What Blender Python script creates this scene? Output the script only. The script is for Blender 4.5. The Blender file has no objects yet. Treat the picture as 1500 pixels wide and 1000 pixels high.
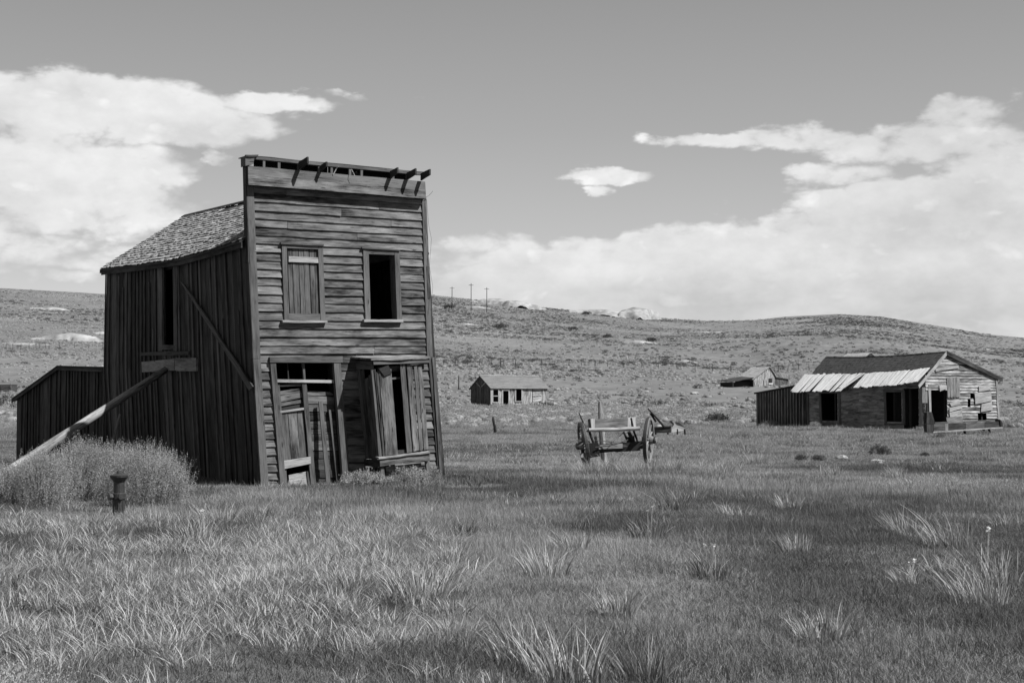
import bpy, math, random
import numpy as np
from mathutils import Vector as V
random.seed(7)
rng = np.random.default_rng(7)
sc = bpy.context.scene
COL = sc.collection

# ------------------------------------------------------------------ camera
F = 2167.0            # focal length in reference pixels (1500 wide)
EYE = 1.6
HOR = 588.0
PITCH = math.atan((HOR - 500) / F)
cam = bpy.data.cameras.new("camera")
cam.sensor_width = 36.0
cam.lens = 36.0 * F / 1500.0
cam.clip_start = 0.1
cam.clip_end = 12000
camo = bpy.data.objects.new("camera", cam)
camo.location = (0, 0, EYE)
camo.rotation_euler = (math.radians(90) + PITCH, 0, 0)
COL.objects.link(camo)
sc.camera = camo

# ------------------------------------------------------------------ light
SUN = V((1.05, -0.50, 1.45)).normalized()
SUN_EL = math.asin(SUN.z)
SUN_AZ = math.atan2(SUN.x, SUN.y)
sun = bpy.data.lights.new("sun", 'SUN')
sun.energy = 5.0
sun.angle = math.radians(0.5)
sun.color = (1, 1, 1)
suno = bpy.data.objects.new("sun", sun)
suno.rotation_euler = SUN.to_track_quat('Z', 'Y').to_euler()
suno.location = (60, -30, 80)
COL.objects.link(suno)
sc.view_settings.view_transform = 'Standard'
sc.view_settings.look = 'None'
sc.view_settings.gamma = 1
sc.view_settings.use_curve_mapping = False
sc.view_settings.exposure = 0.9


class NT:
    """small helper to write node trees"""
    def __init__(s, tree):
        s.t = tree
        s.n = tree.nodes
        s.l = tree.links

    def new(s, typ, **kw):
        nd = s.n.new(typ)
        for k, v in kw.items():
            setattr(nd, k, v)
        return nd

    def link(s, a, b):
        s.l.new(a, b)

    def put(s, sock, v):
        if hasattr(v, 'is_linked') or hasattr(v, 'links'):
            s.l.new(v, sock)
        else:
            sock.default_value = v

    def m(s, op, a, b=None, c=None, clamp=False):
        nd = s.new('ShaderNodeMath', operation=op, use_clamp=clamp)
        s.put(nd.inputs[0], a)
        if b is not None:
            s.put(nd.inputs[1], b)
        if c is not None:
            s.put(nd.inputs[2], c)
        return nd.outputs[0]

    def maprange(s, v, a, b, c, d, smooth=False):
        nd = s.new('ShaderNodeMapRange')
        if smooth:
            nd.interpolation_type = 'SMOOTHSTEP'
        s.put(nd.inputs['Value'], v)
        for k, x in zip(('From Min', 'From Max', 'To Min', 'To Max'), (a, b, c, d)):
            nd.inputs[k].default_value = x
        return nd.outputs['Result']

    def noise(s, vec, scale, detail=4, rough=0.55, dist=0.0):
        nd = s.new('ShaderNodeTexNoise')
        if vec is not None:
            s.link(vec, nd.inputs['Vector'])
        nd.inputs['Scale'].default_value = scale
        nd.inputs['Detail'].default_value = detail
        nd.inputs['Roughness'].default_value = rough
        nd.inputs['Distortion'].default_value = dist
        return nd.outputs['Fac']

    def mapping(s, vec, scale=(1, 1, 1), loc=(0, 0, 0)):
        nd = s.new('ShaderNodeMapping')
        s.link(vec, nd.inputs['Vector'])
        nd.inputs['Scale'].default_value = scale
        nd.inputs['Location'].default_value = loc
        return nd.outputs['Vector']

    def ramp(s, fac, stops):
        nd = s.new('ShaderNodeValToRGB')
        s.put(nd.inputs[0], fac)
        e = nd.color_ramp.elements
        while len(e) < len(stops):
            e.new(0.5)
        for el, (p, g) in zip(e, stops):
            el.position = p
            el.color = (g, g, g, 1)
        return nd.outputs[0]

    def mixf(s, fac, a, b):
        nd = s.new('ShaderNodeMix', data_type='FLOAT')
        s.put(nd.inputs[0], fac)
        s.put(nd.inputs[2], a)
        s.put(nd.inputs[3], b)
        return nd.outputs[0]


def px_az(px):
    return math.atan((px - 750) / F)


def row_el(row):
    return math.atan((HOR - row) / F)


def make_world():
    w = bpy.data.worlds.new("World")
    sc.world = w
    w.use_nodes = True
    T = NT(w.node_tree)
    T.n.clear()
    out = T.new('ShaderNodeOutputWorld')
    bg = T.new('ShaderNodeBackground')
    bg.inputs['Strength'].default_value = 0.1
    sky = T.new('ShaderNodeTexSky')
    sky.sky_type = 'NISHITA'
    sky.sun_disc = False
    sky.sun_elevation = SUN_EL
    sky.sun_rotation = SUN_AZ
    sky.altitude = 2500
    bw = T.new('ShaderNodeRGBToBW')
    T.link(sky.outputs[0], bw.inputs[0])
    tc = T.new('ShaderNodeTexCoord')
    d = tc.outputs['Generated']
    sep = T.new('ShaderNodeSeparateXYZ')
    T.link(d, sep.inputs[0])
    az = T.m('ARCTAN2', sep.outputs[0], sep.outputs[1])
    el = T.m('ARCSINE', sep.outputs[2])
    # clear air: the sky's own brightness, eased so the grey falls off evenly with height
    air = T.ramp(T.maprange(el, 0.0, 1.2, 0, 1), [(0.0, 0.43), (0.03, 0.38), (0.075, 0.295), (0.15, 0.215), (0.23, 0.160), (0.45, 0.12), (1.0, 0.09)])
    base = T.m('ADD', T.m('MULTIPLY', air, 9.9), T.m('MULTIPLY', bw.outputs[0], 0.03))
    # cloud coordinates, flattened with height
    def fbm(scale, detail, stretch, off, rough=.6, dist=0.0):
        v = T.mapping(d, (1, 1, stretch), off)
        return T.noise(v, scale, detail, rough, dist)
    n1 = fbm(16, 9, 2.6, (3, 1, 2), .60)
    n2 = fbm(16, 5, 2.6, (9, 4, 7), .6)
    azw = T.m('ADD', az, T.m('MULTIPLY', T.m('SUBTRACT', n1, .5), .06))
    elw = T.m('ADD', el, T.m('MULTIPLY', T.m('SUBTRACT', n2, .5), .022))
    blobs = [  # centre px, row, radius px, radius row, weight
        (10, 175, 120, 42, 1.25), (110, 160, 95, 36, 1.25), (190, 172, 125, 40, 1.35), (270, 185, 115, 30, 1.3), (345, 178, 90, 9, .7), (380, 152, 105, 13, 1.1), (470, 138, 60, 6, .85),
        (40, 272, 130, 58, 1.3), (150, 262, 112, 38, 1.1), (185, 310, 92, 36, 1.15), (60, 322, 150, 28, 1.0), (-170, 290, 200, 120, 1.1), (328, 241, 20, 10, .7),
        (255, 265, 60, 14, .7), (305, 296, 60, 14, .6), (20, 368, 90, 22, 1.0), (90, 388, 150, 12, .8), (40, 345, 34, 10, .8), (100, 412, 160, 8, .7), (230, 395, 90, 26, .85), (140, 350, 160, 12, .6),
        (885, 258, 62, 8, 1.05), (882, 275, 22, 6, .8), (688, 182, 30, 4, .6), (1080, 205, 105, 10, 1.2), (1165, 207, 80, 17, 1.15), (1240, 222, 70, 16, .95),
        (1225, 258, 70, 17, 1.05), (1330, 224, 125, 24, 1.15), (1412, 182, 50, 22, 1.0), (1490, 215, 60, 22, .95), (1035, 297, 26, 6, .65), (1060, 315, 28, 6, .6),
        (1345, 325, 150, 48, 1.5), (1200, 340, 95, 28, 1.15), (1460, 310, 120, 54, 1.4), (1620, 280, 160, 100, 1.1), (1000, 352, 80, 20, .95), (880, 385, 110, 34, 1.1),
        (740, 372, 46, 28, 1.05), (680, 368, 44, 26, 1.0), (640, 385, 46, 34, .95), (960, 405, 250, 38, 1.4), (1250, 385, 270, 52, 1.5),
        (740, 330, 34, 10, .5), (800, 425, 250, 40, 1.3), (1120, 435, 380, 36, 1.25), (1480, 400, 180, 70, 1.3), (500, 400, 140, 40, .9), (1380, 470, 200, 22, .6), (870, 470, 300, 20, .5)]
    acc = None
    for (px, row, rx, ry, wt) in blobs:
        a0, e0 = px_az(px), row_el(row)
        ax = T.m('DIVIDE', T.m('SUBTRACT', azw, a0), rx * 1.25 / F)
        ay = T.m('DIVIDE', T.m('SUBTRACT', elw, e0), ry * 1.25 / F)
        q = T.m('ADD', T.m('MULTIPLY', ax, ax), T.m('MULTIPLY', ay, ay))
        g = T.m('MULTIPLY', T.m('EXPONENT', T.m('MULTIPLY', T.m('MULTIPLY', q, q), -.7)), wt)
        acc = g if acc is None else T.m('MAXIMUM', acc, g)
    # the same fair-weather clouds go on all round, outside what the lens takes in
    wide = T.m('MAXIMUM', T.maprange(T.m('ABSOLUTE', az), .40, .55, 0, 1, True), T.maprange(el, .30, .45, 0, 1, True))
    n3 = fbm(3.2, 5, 2.6, (5, 5, 1), .55)
    acc = T.m('ADD', acc, T.m('MULTIPLY', wide, T.maprange(n3, .50, .68, 0, .9)))
    n4 = fbm(42, 8, 1.7, (1, 7, 3), .6)
    def billow(scale, detail, stretch, off):
        wv = T.mapping(d, (1, 1, stretch), off)
        wob = T.new('ShaderNodeVectorMath', operation='ADD')
        nz_ = T.new('ShaderNodeTexNoise')
        T.link(wv, nz_.inputs['Vector'])
        nz_.inputs['Scale'].default_value = scale * .8
        nz_.inputs['Detail'].default_value = 4
        sc2 = T.new('ShaderNodeVectorMath', operation='SCALE')
        T.link(nz_.outputs['Color'], sc2.inputs[0])
        sc2.inputs['Scale'].default_value = .9 / scale
        T.link(wv, wob.inputs[0])
        T.link(sc2.outputs[0], wob.inputs[1])
        vo = T.new('ShaderNodeTexVoronoi', feature='F1')
        T.link(wob.outputs[0], vo.inputs['Vector'])
        vo.inputs['Scale'].default_value = scale
        vo.inputs['Detail'].default_value = detail
        vo.inputs['Roughness'].default_value = .55
        return T.m('SUBTRACT', 1.0, vo.outputs['Distance'])
    b1 = billow(26, 2.5, 1.9, (4, 2, 1))
    field = T.m('ADD', acc, T.m('ADD', T.m('MULTIPLY', T.m('SUBTRACT', n1, .5), 1.35), T.m('ADD', T.m('MULTIPLY', T.m('SUBTRACT', n4, .5), .5), T.m('MULTIPLY', T.m('SUBTRACT', b1, .50), .62))))
    cover = T.maprange(field, .20, .74, 0, 1, True)
    # cloud body: bright rounded lobes over softer greyer hollows
    n5 = fbm(7, 4, 2.6, (2, 2, 8), .5)
    lobes = T.m('ADD', T.maprange(b1, .30, .80, -.055, .05), T.maprange(n4, .35, .65, -.025, .025))
    body = T.m('ADD', T.maprange(n5, .36, .60, .44, .525), lobes)
    # towards the horizon the bases are greyer
    low = T.maprange(el, row_el(470), row_el(370), .80, 1.0, True)
    sm = T.m('MULTIPLY', T.maprange(T.m('ABSOLUTE', T.m('SUBTRACT', az, px_az(1400))), .0, .09, .92, 1, True), 1.0)
    body = T.m('MULTIPLY', T.m('MULTIPLY', body, low), sm)
    col = T.mixf(T.m('MULTIPLY', cover, .93), base, T.m('MULTIPLY', body, 10.0))
    T.link(col, bg.inputs['Color'])
    T.link(bg.outputs[0], out.inputs['Surface'])


make_world()

# ------------------------------------------------------------------ numeric helpers
def ray(px, py):
    x, y, z = px - 750.0, F, 500.0 - py
    c, s = math.cos(PITCH), math.sin(PITCH)
    return V((x, y * c - z * s, y * s + z * c))


CAM = V((0, 0, EYE))


def plane_hit(px, py, P, n):
    r = ray(px, py)
    return CAM + r * ((P - CAM).dot(n) / r.dot(n))


def project(p):
    d = p - CAM
    c, s = math.cos(-PITCH), math.sin(-PITCH)
    y = d.y * c - d.z * s
    z = d.y * s + d.z * c
    return 750 + F * d.x / y, 500 - F * z / y


def vnoise(x, y, seed=0):
    x = np.asarray(x, float)
    y = np.asarray(y, float)
    xi = np.floor(x).astype(np.int64)
    yi = np.floor(y).astype(np.int64)
    fx, fy = x - xi, y - yi
    fx = fx * fx * (3 - 2 * fx)
    fy = fy * fy * (3 - 2 * fy)

    def h(a, b):
        v = (a * 374761393 + b * 668265263 + seed * 1442695041) & 0x7fffffff
        v = ((v ^ (v >> 13)) * 1274126177) & 0x7fffffff
        return ((v ^ (v >> 16)) & 0xffff) / 65535.0
    return ((h(xi, yi) * (1 - fx) + h(xi + 1, yi) * fx) * (1 - fy) + (h(xi, yi + 1) * (1 - fx) + h(xi + 1, yi + 1) * fx) * fy) - .5


def fbm2(x, y, s, octv=4, seed=0):
    v = 0
    a = 1
    for k in range(octv):
        v = v + a * vnoise(x / s, y / s, seed + k)
        s *= .5
        a *= .5
    return v


SKX = [-600, 0, 150, 400, 630, 700, 780, 860, 950, 1040, 1100, 1150, 1230, 1290, 1380, 1440, 1500, 1700, 2100]
SKY = [415, 418, 429, 425, 431, 440, 449, 457, 465, 470, 469, 464, 459, 462, 476, 486, 492, 505, 520]


def zg(x, y):
    x = np.asarray(x, float)
    y = np.asarray(y, float)
    r = np.hypot(x, y)
    az = np.clip(np.arctan2(x, y), -.7, .7)
    px = 750 + F * np.tan(az)
    d = r * np.cos(az)
    near = np.interp(d, [0, 20, 30, 42, 60, 75, 90, 140, 190, 220, 250], [0, 0, 0, -.18, -.05, .2, .15, .6, 1.07, 2.2, 3.68])
    ys = np.interp(px, SKX, SKY)
    f = np.interp(d, [250, 300, 350, 500, 700, 830, 900], [0, .15, .30, .55, .80, .95, 1.0])
    row = 570 - (570 - ys) * f
    dd = np.minimum(d, 900)
    far = 1.6 + dd * (HOR - row) / F - np.clip(d - 900, 0, 700) * .07
    z = np.where(d < 250, near, far)
    amp = np.interp(d, [0, 15, 60, 200, 400, 800, 900, 2000], [.0, .10, .16, .4, 1.3, 1.2, .5, .5])
    z = z + amp * fbm2(x, y, np.interp(1.0, [0, 1], [0, 1]) * 70.0, 5, 3) * .9
    z = z + np.interp(d, [0, 10, 70, 120], [0, .16, .10, .0]) * fbm2(x, y, 6.0, 3, 9)
    # brow of a nearer rise on the right
    bx, by = 90.0, 470.0
    z = z + 5.5 * np.exp(-(((x - bx) / 60) ** 2 + ((y - by) / 55) ** 2))
    z = z - 3.0 * np.exp(-(((x - 62) / 16) ** 2 + ((y - 430) / 70) ** 2))
    # level pads around the near buildings
    for (cx, cy, rr, zz) in PADS:
        wgt = np.clip(1.6 - np.hypot(x - cx, y - cy) / rr, 0, 1)
        z = z * (1 - wgt) + zz * wgt
    return z


PADS = [(-3.5, 27.8, 3.2, 0.0), (18.5, 79, 7, .2), (2.2, 36.5, 2.5, -.14)]


def zg1(x, y):
    return float(zg(x, y))


def gpt(px, d, dz=0):
    x = (px - 750) / F * d
    return V((x, d, zg1(x, d) + dz))


# ------------------------------------------------------------------ materials
MATS = {}


def new_mat(name):
    m = bpy.data.materials.new(name)
    m.use_nodes = True
    T = NT(m.node_tree)
    p = T.n['Principled BSDF']
    p.inputs['Specular IOR Level'].default_value = .2
    MATS[name] = m
    return m, T, p


def wood(name, dark, light, grain=42, rough=.85, spec=.2, weather=1.0, bump=.5):
    m, T, p = new_mat(name)
    uv = T.new('ShaderNodeUVMap').outputs[0]
    g = T.noise(T.mapping(uv, (2.4, grain, 1)), 1.0, 8, .70, .5)
    g2 = T.noise(T.mapping(uv, (4, grain * 2.6, 1)), 1.0, 3, .6)
    b = T.noise(T.mapping(uv, (.55, 2.6, 1)), 1.0, 5, .62, .5)
    st = T.noise(T.mapping(uv, (2.2, 9, 1)), 1.0, 4, .6)
    # knots
    vo = T.new('ShaderNodeTexVoronoi')
    T.link(T.mapping(uv, (1.5, 7.0, 1)), vo.inputs['Vector'])
    vo.inputs['Scale'].default_value = 1.0
    knot = T.maprange(vo.outputs['Distance'], .05, .11, .25, 1, True)
    fac = T.m('ADD', T.m('MULTIPLY', g, .55), T.m('ADD', T.m('MULTIPLY', b, .62 * weather), T.m('MULTIPLY', g2, .22)))
    fac = T.m('ADD', fac, T.m('MULTIPLY', T.m('SUBTRACT', st, .5), .35 * weather))
    mid_ = .39 + .31 * weather
    col = T.maprange(fac, mid_ - .20, mid_ + .26, dark, light)
    crack = T.maprange(g, .33, .42, .22, 1, True)
    col = T.m('MULTIPLY', T.m('MULTIPLY', col, crack), knot)
    col = T.m('MAXIMUM', col, dark * .3)
    cc = T.new('ShaderNodeCombineColor')
    for k in range(3):
        T.link(col, cc.inputs[k])
    T.link(cc.outputs[0], p.inputs['Base Color'])
    p.inputs['Roughness'].default_value = rough
    p.inputs['Specular IOR Level'].default_value = spec
    bm = T.new('ShaderNodeBump')
    bm.inputs['Strength'].default_value = bump
    bm.inputs['Distance'].default_value = .01
    T.link(T.m('MULTIPLY', g, crack), bm.inputs['Height'])
    T.link(bm.outputs[0], p.inputs['Normal'])
    return m


def leafmat(name, dark, light, scale=1.2, trans=.3, big=None, island=.5):
    m, T, p = new_mat(name)
    geo = T.new('ShaderNodeNewGeometry')
    n = T.noise(geo.outputs['Position'], scale, 4, .6)
    if big:
        n = T.m('ADD', T.m('MULTIPLY', n, .5), T.m('MULTIPLY', T.noise(geo.outputs['Position'], big, 4, .6), .5))
    n = T.maprange(n, .35, .65, 0, 1)
    fac = T.m('ADD', T.m('MULTIPLY', n, 1 - island), T.m('MULTIPLY', geo.outputs['Random Per Island'], island))
    col = T.maprange(fac, 0, 1, dark, light)
    cc = T.new('ShaderNodeCombineColor')
    for k in range(3):
        T.link(col, cc.inputs[k])
    T.link(cc.outputs[0], p.inputs['Base Color'])
    p.inputs['Roughness'].default_value = .7
    p.inputs['Specular IOR Level'].default_value = .15
    tr = T.new('ShaderNodeBsdfTranslucent')
    T.link(cc.outputs[0], tr.inputs[0])
    mx = T.new('ShaderNodeMixShader')
    mx.inputs[0].default_value = trans
    T.link(p.outputs[0], mx.inputs[1])
    T.link(tr.outputs[0], mx.inputs[2])
    T.link(mx.outputs[0], T.n['Material Output'].inputs[0])
    return m


def plain(name, lo, hi, scale=8, rough=.8, spec=.2, metal=0, bump=.2):
    m, T, p = new_mat(name)
    tc = T.new('ShaderNodeTexCoord')
    n = T.noise(tc.outputs['Object'], scale, 6, .6)
    col = T.maprange(n, .3, .7, lo, hi)
    cc = T.new('ShaderNodeCombineColor')
    for k in range(3):
        T.link(col, cc.inputs[k])
    T.link(cc.outputs[0], p.inputs['Base Color'])
    p.inputs['Roughness'].default_value = rough
    p.inputs['Specular IOR Level'].default_value = spec
    p.inputs['Metallic'].default_value = metal
    bm = T.new('ShaderNodeBump')
    bm.inputs['Strength'].default_value = bump
    bm.inputs['Distance'].default_value = .02
    T.link(n, bm.inputs['Height'])
    T.link(bm.outputs[0], p.inputs['Normal'])
    return m


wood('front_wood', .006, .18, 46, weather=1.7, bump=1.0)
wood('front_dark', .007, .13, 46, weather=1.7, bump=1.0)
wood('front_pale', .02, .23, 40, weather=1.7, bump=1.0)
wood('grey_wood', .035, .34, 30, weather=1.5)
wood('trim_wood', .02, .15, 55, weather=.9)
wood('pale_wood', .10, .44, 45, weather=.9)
wood('side_wood', .005, .07, 34, weather=1.7)  # same weathered wood, darker: the side wall's shade is put into the colour
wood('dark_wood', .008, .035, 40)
wood('panel_wood', .012, .13, 30, weather=1.3)
wood('post_wood', .04, .30, 30)
wood('shingle_wood', .05, .42, 25, weather=1.6)
wood('dark_shingle', .022, .075, 14, weather=1.5)
wood('grey_roof', .08, .19, 20, weather=1.2)
wood('pale_board', .34, .80, 30, weather=1.0)
wood('gable_board', .05, .42, 22, weather=2.0)
plain('iron', .012, .05, 30, .55, .5, .3)
plain('pale_rock', .12, .30, 9)
plain('hydrant_iron', .010, .03, 40, .5, .5)
plain('tailings_dirt', .10, .29, .22, .95, .1)
leafmat('sage_leaf', .11, .40, 3.0, .3, None, .6)
leafmat('grass_leaf', .035, .30, .9, .3, .16, .6)
leafmat('grass_dark', .022, .16, .9, .3, .16, .6)
leafmat('grass_straw', .08, .42, .9, .35, .16, .6)
leafmat('iris_leaf', .05, .48, 1.5, .3, .3, .8)
leafmat('iris_dark_leaf', .03, .22, 1.5, .3, .3, .8)
leafmat('dry_leaf', .35, .65, 2, .4, None, .6)
leafmat('far_sage_leaf', .11, .33, .35, .25, .02, .25)
leafmat('dark_shrub_leaf', .03, .09, 1, .2, None, .5)
plain('twig', .08, .25, 20)


def ground_mat():
    m, T, p = new_mat('ground')
    geo = T.new('ShaderNodeNewGeometry')
    P = geo.outputs['Position']
    fine = T.noise(P, 9.0, 6, .7)
    mid = T.noise(P, .55, 6, .65)
    big = T.noise(P, .035, 5, .6)
    sep = T.new('ShaderNodeSeparateXYZ')
    T.link(P, sep.inputs[0])
    dist = T.m('POWER', T.m('ADD', T.m('MULTIPLY', sep.outputs[0], sep.outputs[0]), T.m('MULTIPLY', sep.outputs[1], sep.outputs[1])), .5)
    vfar = T.noise(P, .22, 5, .75)
    # the flat meadow is short turf, the slope drier and paler soil between brush
    a = T.m('ADD', T.m('MULTIPLY', fine, .35), T.m('ADD', T.m('MULTIPLY', mid, .35), T.m('MULTIPLY', big, .3)))
    turf = T.maprange(a, .36, .64, .07, .16)
    b = T.m('ADD', T.m('MULTIPLY', vfar, .35), T.m('ADD', T.m('MULTIPLY', mid, .3), T.m('MULTIPLY', big, .35)))
    slope = T.maprange(b, .38, .62, .07, .16)
    # bare pale tracks
    tr = T.maprange(T.noise(T.mapping(P, (.012, .03, 1)), 1.0, 5, .7), .66, .72, 0, .11, True)
    slope = T.m('ADD', slope, tr)
    col = T.mixf(T.maprange(dist, 60, 260, 0, 1), turf, slope)
    cc = T.new('ShaderNodeCombineColor')
    for k in range(3):
        T.link(col, cc.inputs[k])
    T.link(cc.outputs[0], p.inputs['Base Color'])
    p.inputs['Roughness'].default_value = .95
    p.inputs['Specular IOR Level'].default_value = .05
    bm = T.new('ShaderNodeBump')
    bm.inputs['Strength'].default_value = .6
    bm.inputs['Distance'].default_value = .25
    T.link(T.m('ADD', mid, vfar), bm.inputs['Height'])
    T.link(bm.outputs[0], p.inputs['Normal'])
    return m


ground_mat()

# ------------------------------------------------------------------ object helpers
ORG = {}


def thing(name, label, cat, loc=(0, 0, 0), group=None):
    o = bpy.data.objects.new(name, None)
    o.empty_display_size = .3
    COL.objects.link(o)
    o.location = loc
    o['label'] = label
    o['category'] = cat
    if group:
        o['group'] = group
    ORG[o] = V(loc)
    return o


def root_origin(o):
    return ORG.get(o, V((0, 0, 0)))


class MB:
    def __init__(s):
        s.v, s.f, s.uv = [], [], []

    def face(s, idx, uvs):
        s.f.append(idx)
        s.uv.extend(uvs)

    def strip(s, r1, r2, th):
        """board: r1, r2 = the two long edges of its outer face; th = vector towards its back"""
        n = len(r1)
        o = len(s.v)
        th = V(th)
        for a, b in zip(r1, r2):
            s.v += [V(a), V(b), V(a) + th, V(b) + th]
        uo, vo = random.uniform(0, 200), random.uniform(0, 200)
        L = [0.0]
        for i in range(1, n):
            L.append(L[-1] + (V(r1[i]) - V(r1[i - 1])).length)
        W = (V(r1[0]) - V(r2[0])).length
        t = th.length
        for i in range(n - 1):
            a, b = o + 4 * i, o + 4 * (i + 1)
            u0, u1 = uo + L[i], uo + L[i + 1]
            s.face([a, b, b + 1, a + 1], [(u0, vo), (u1, vo), (u1, vo + W), (u0, vo + W)])
            s.face([a + 2, a + 3, b + 3, b + 2], [(u0, vo), (u0, vo + W), (u1, vo + W), (u1, vo)])
            s.face([a, a + 2, b + 2, b], [(u0, vo), (u0, vo - t), (u1, vo - t), (u1, vo)])
            s.face([a + 1, b + 1, b + 3, a + 3], [(u0, vo + W), (u1, vo + W), (u1, vo + W + t), (u0, vo + W + t)])
        for a in (o, o + 4 * (n - 1)):
            s.face([a, a + 1, a + 3, a + 2], [(uo, vo), (uo + .01, vo + W), (uo + .02, vo + W), (uo, vo + t)])

    def quad(s, A, B, C, D, th, seg=None, jit=.004):
        """A,B,C,D = TL,TR,BR,BL of the outer face"""
        A, B, C, D = V(A), V(B), V(C), V(D)
        if (B - A).length + (C - D).length >= (D - A).length + (C - B).length:
            r1, r2 = (A, B), (D, C)
        else:
            r1, r2 = (A, D), (B, C)
        L = (r1[1] - r1[0]).length
        n = seg or max(1, min(7, int(L / .45)))
        p1 = [r1[0].lerp(r1[1], i / n) for i in range(n + 1)]
        p2 = [r2[0].lerp(r2[1], i / n) for i in range(n + 1)]
        th = V(th)
        thn = th.normalized()
        if jit:
            for i in range(n + 1):
                w = (p1[i] - p2[i]).normalized()
                p1[i] += w * random.uniform(-jit, jit) + thn * random.uniform(-jit, jit)
                p2[i] += w * random.uniform(-jit, jit) + thn * random.uniform(-jit, jit)
        s.strip(p1, p2, th)

    def box(s, c, ax, ay, az):
        c, ax, ay, az = V(c), V(ax), V(ay), V(az)
        s.quad(c - ax + ay + az, c + ax + ay + az, c + ax + ay - az, c - ax + ay - az, -2 * ay, 1, 0)

    def tube(s, pts, rad, sides=8, cap=True, jit=0):
        pts = [V(p) for p in pts]
        if not hasattr(rad, '__len__'):
            rad = [rad] * len(pts)
        o = len(s.v)
        uo, vo = random.uniform(0, 200), random.uniform(0, 200)
        Ls = 0
        prev = None
        for i, p in enumerate(pts):
            t = (pts[min(i + 1, len(pts) - 1)] - pts[max(i - 1, 0)]).normalized()
            if prev is None:
                a = t.orthogonal().normalized()
            else:
                a = (prev - t * prev.dot(t)).normalized()
            prev = a
            b = t.cross(a)
            for k in range(sides):
                th = 2 * math.pi * k / sides
                r = rad[i] * (1 + random.uniform(-jit, jit))
                s.v.append(p + a * (r * math.cos(th)) + b * (r * math.sin(th)))
        for i in range(len(pts) - 1):
            d = (pts[i + 1] - pts[i]).length
            for k in range(sides):
                k2 = (k + 1) % sides
                v0 = vo + k * rad[i] * 6.28 / sides
                v1 = vo + (k + 1) * rad[i] * 6.28 / sides
                s.face([o + i * sides + k, o + i * sides + k2, o + (i + 1) * sides + k2, o + (i + 1) * sides + k],
                       [(uo + Ls, v0), (uo + Ls, v1), (uo + Ls + d, v1), (uo + Ls + d, v0)])
            Ls += d
        if cap:
            for i, rev in ((0, True), (len(pts) - 1, False)):
                idx = [o + i * sides + k for k in range(sides)]
                if rev:
                    idx.reverse()
                s.face(idx, [(uo, vo)] * sides)

    def ring(s, c, axis, R, w, t, seg=28, a0=0.0, a1=2 * math.pi):
        """rim with rectangular section: R outer radius, w width along axis, t thickness"""
        c, axis = V(c), V(axis).normalized()
        a = axis.orthogonal().normalized()
        b = axis.cross(a)
        pts = []
        full = abs(a1 - a0 - 2 * math.pi) < 1e-4
        o = len(s.v)
        m = seg if full else seg + 1
        for i in range(m):
            th = a0 + (a1 - a0) * i / seg
            d = a * math.cos(th) + b * math.sin(th)
            for rr, ww in ((R, w / 2), (R, -w / 2), (R - t, -w / 2), (R - t, w / 2)):
                s.v.append(c + d * rr + axis * ww)
        for i in range(seg):
            j = (i + 1) % m
            for k in range(4):
                k2 = (k + 1) % 4
                u0, u1 = i * R * 6.28 / seg, (i + 1) * R * 6.28 / seg
                s.face([o + i * 4 + k, o + j * 4 + k, o + j * 4 + k2, o + i * 4 + k2], [(u0, k * .05), (u1, k * .05), (u1, k * .05 + .05), (u0, k * .05 + .05)])

    def lathe(s, c, prof, sides=14, axis=V((0, 0, 1))):
        pts = [V(c) + axis * h for r, h in prof]
        s.tube(pts, [r for r, h in prof], sides, True)

    def build(s, name, mat, parent=None, smooth=False, **props):
        me = bpy.data.meshes.new(name)
        org = root_origin(parent) if parent else V((0, 0, 0))
        me.from_pydata([tuple(v - org) for v in s.v], [], s.f)
        uvl = me.uv_layers.new(name='UVMap')
        uvl.data.foreach_set('uv', np.array(s.uv, dtype=np.float32).ravel())
        me.materials.append(MATS[mat] if isinstance(mat, str) else mat)
        if smooth:
            me.polygons.foreach_set('use_smooth', [True] * len(me.polygons))
        me.update()
        o = bpy.data.objects.new(name, me)
        COL.objects.link(o)
        if parent is not None:
            o.parent = parent
            ORG[o] = org
        for k, v in props.items():
            o[k] = v
        return o


def np_obj(name, verts, faces, mat, parent=None, loops=None, **props):
    """faces: (n,3) or (n,4) array"""
    me = bpy.data.meshes.new(name)
    nv, nf, k = len(verts), len(faces), faces.shape[1]
    me.vertices.add(nv)
    me.vertices.foreach_set('co', np.asarray(verts, np.float32).ravel())
    me.loops.add(nf * k)
    me.loops.foreach_set('vertex_index', faces.astype(np.int32).ravel())
    me.polygons.add(nf)
    me.polygons.foreach_set('loop_start', np.arange(0, nf * k, k, dtype=np.int32))
    me.materials.append(MATS[mat])
    me.update(calc_edges=True)
    o = bpy.data.objects.new(name, me)
    if parent is not False:
        COL.objects.link(o)
        if parent is not None:
            o.parent = parent
    for kk, v in props.items():
        o[kk] = v
    return o


# ------------------------------------------------------------------ ground
def make_ground():
    azs = np.concatenate([np.linspace(-math.pi, -.62, 40, endpoint=False), np.linspace(-.62, .62, 440), np.linspace(.62, math.pi, 41)[1:]])[:-1]
    rs = np.concatenate([[0.0], np.geomspace(1.5, 60, 130), np.geomspace(61, 900, 260), np.geomspace(915, 6000, 24)])
    R, A = np.meshgrid(rs, azs, indexing='ij')
    X, Y = R * np.sin(A), R * np.cos(A)
    Z = zg(X, Y)
    na, nr = len(azs), len(rs)
    vs = np.stack([X, Y, Z], -1).reshape(-1, 3)
    i = np.arange(nr - 1)[:, None] * na
    j = np.arange(na)[None, :]
    j2 = (j + 1) % na
    fc = np.stack([i + j, i + j2, i + na + j2, i + na + j], -1).reshape(-1, 4)
    o = np_obj('ground', vs, fc, 'ground', None, kind='structure')
    o.data.polygons.foreach_set('use_smooth', [True] * len(o.data.polygons))
    return o


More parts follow.
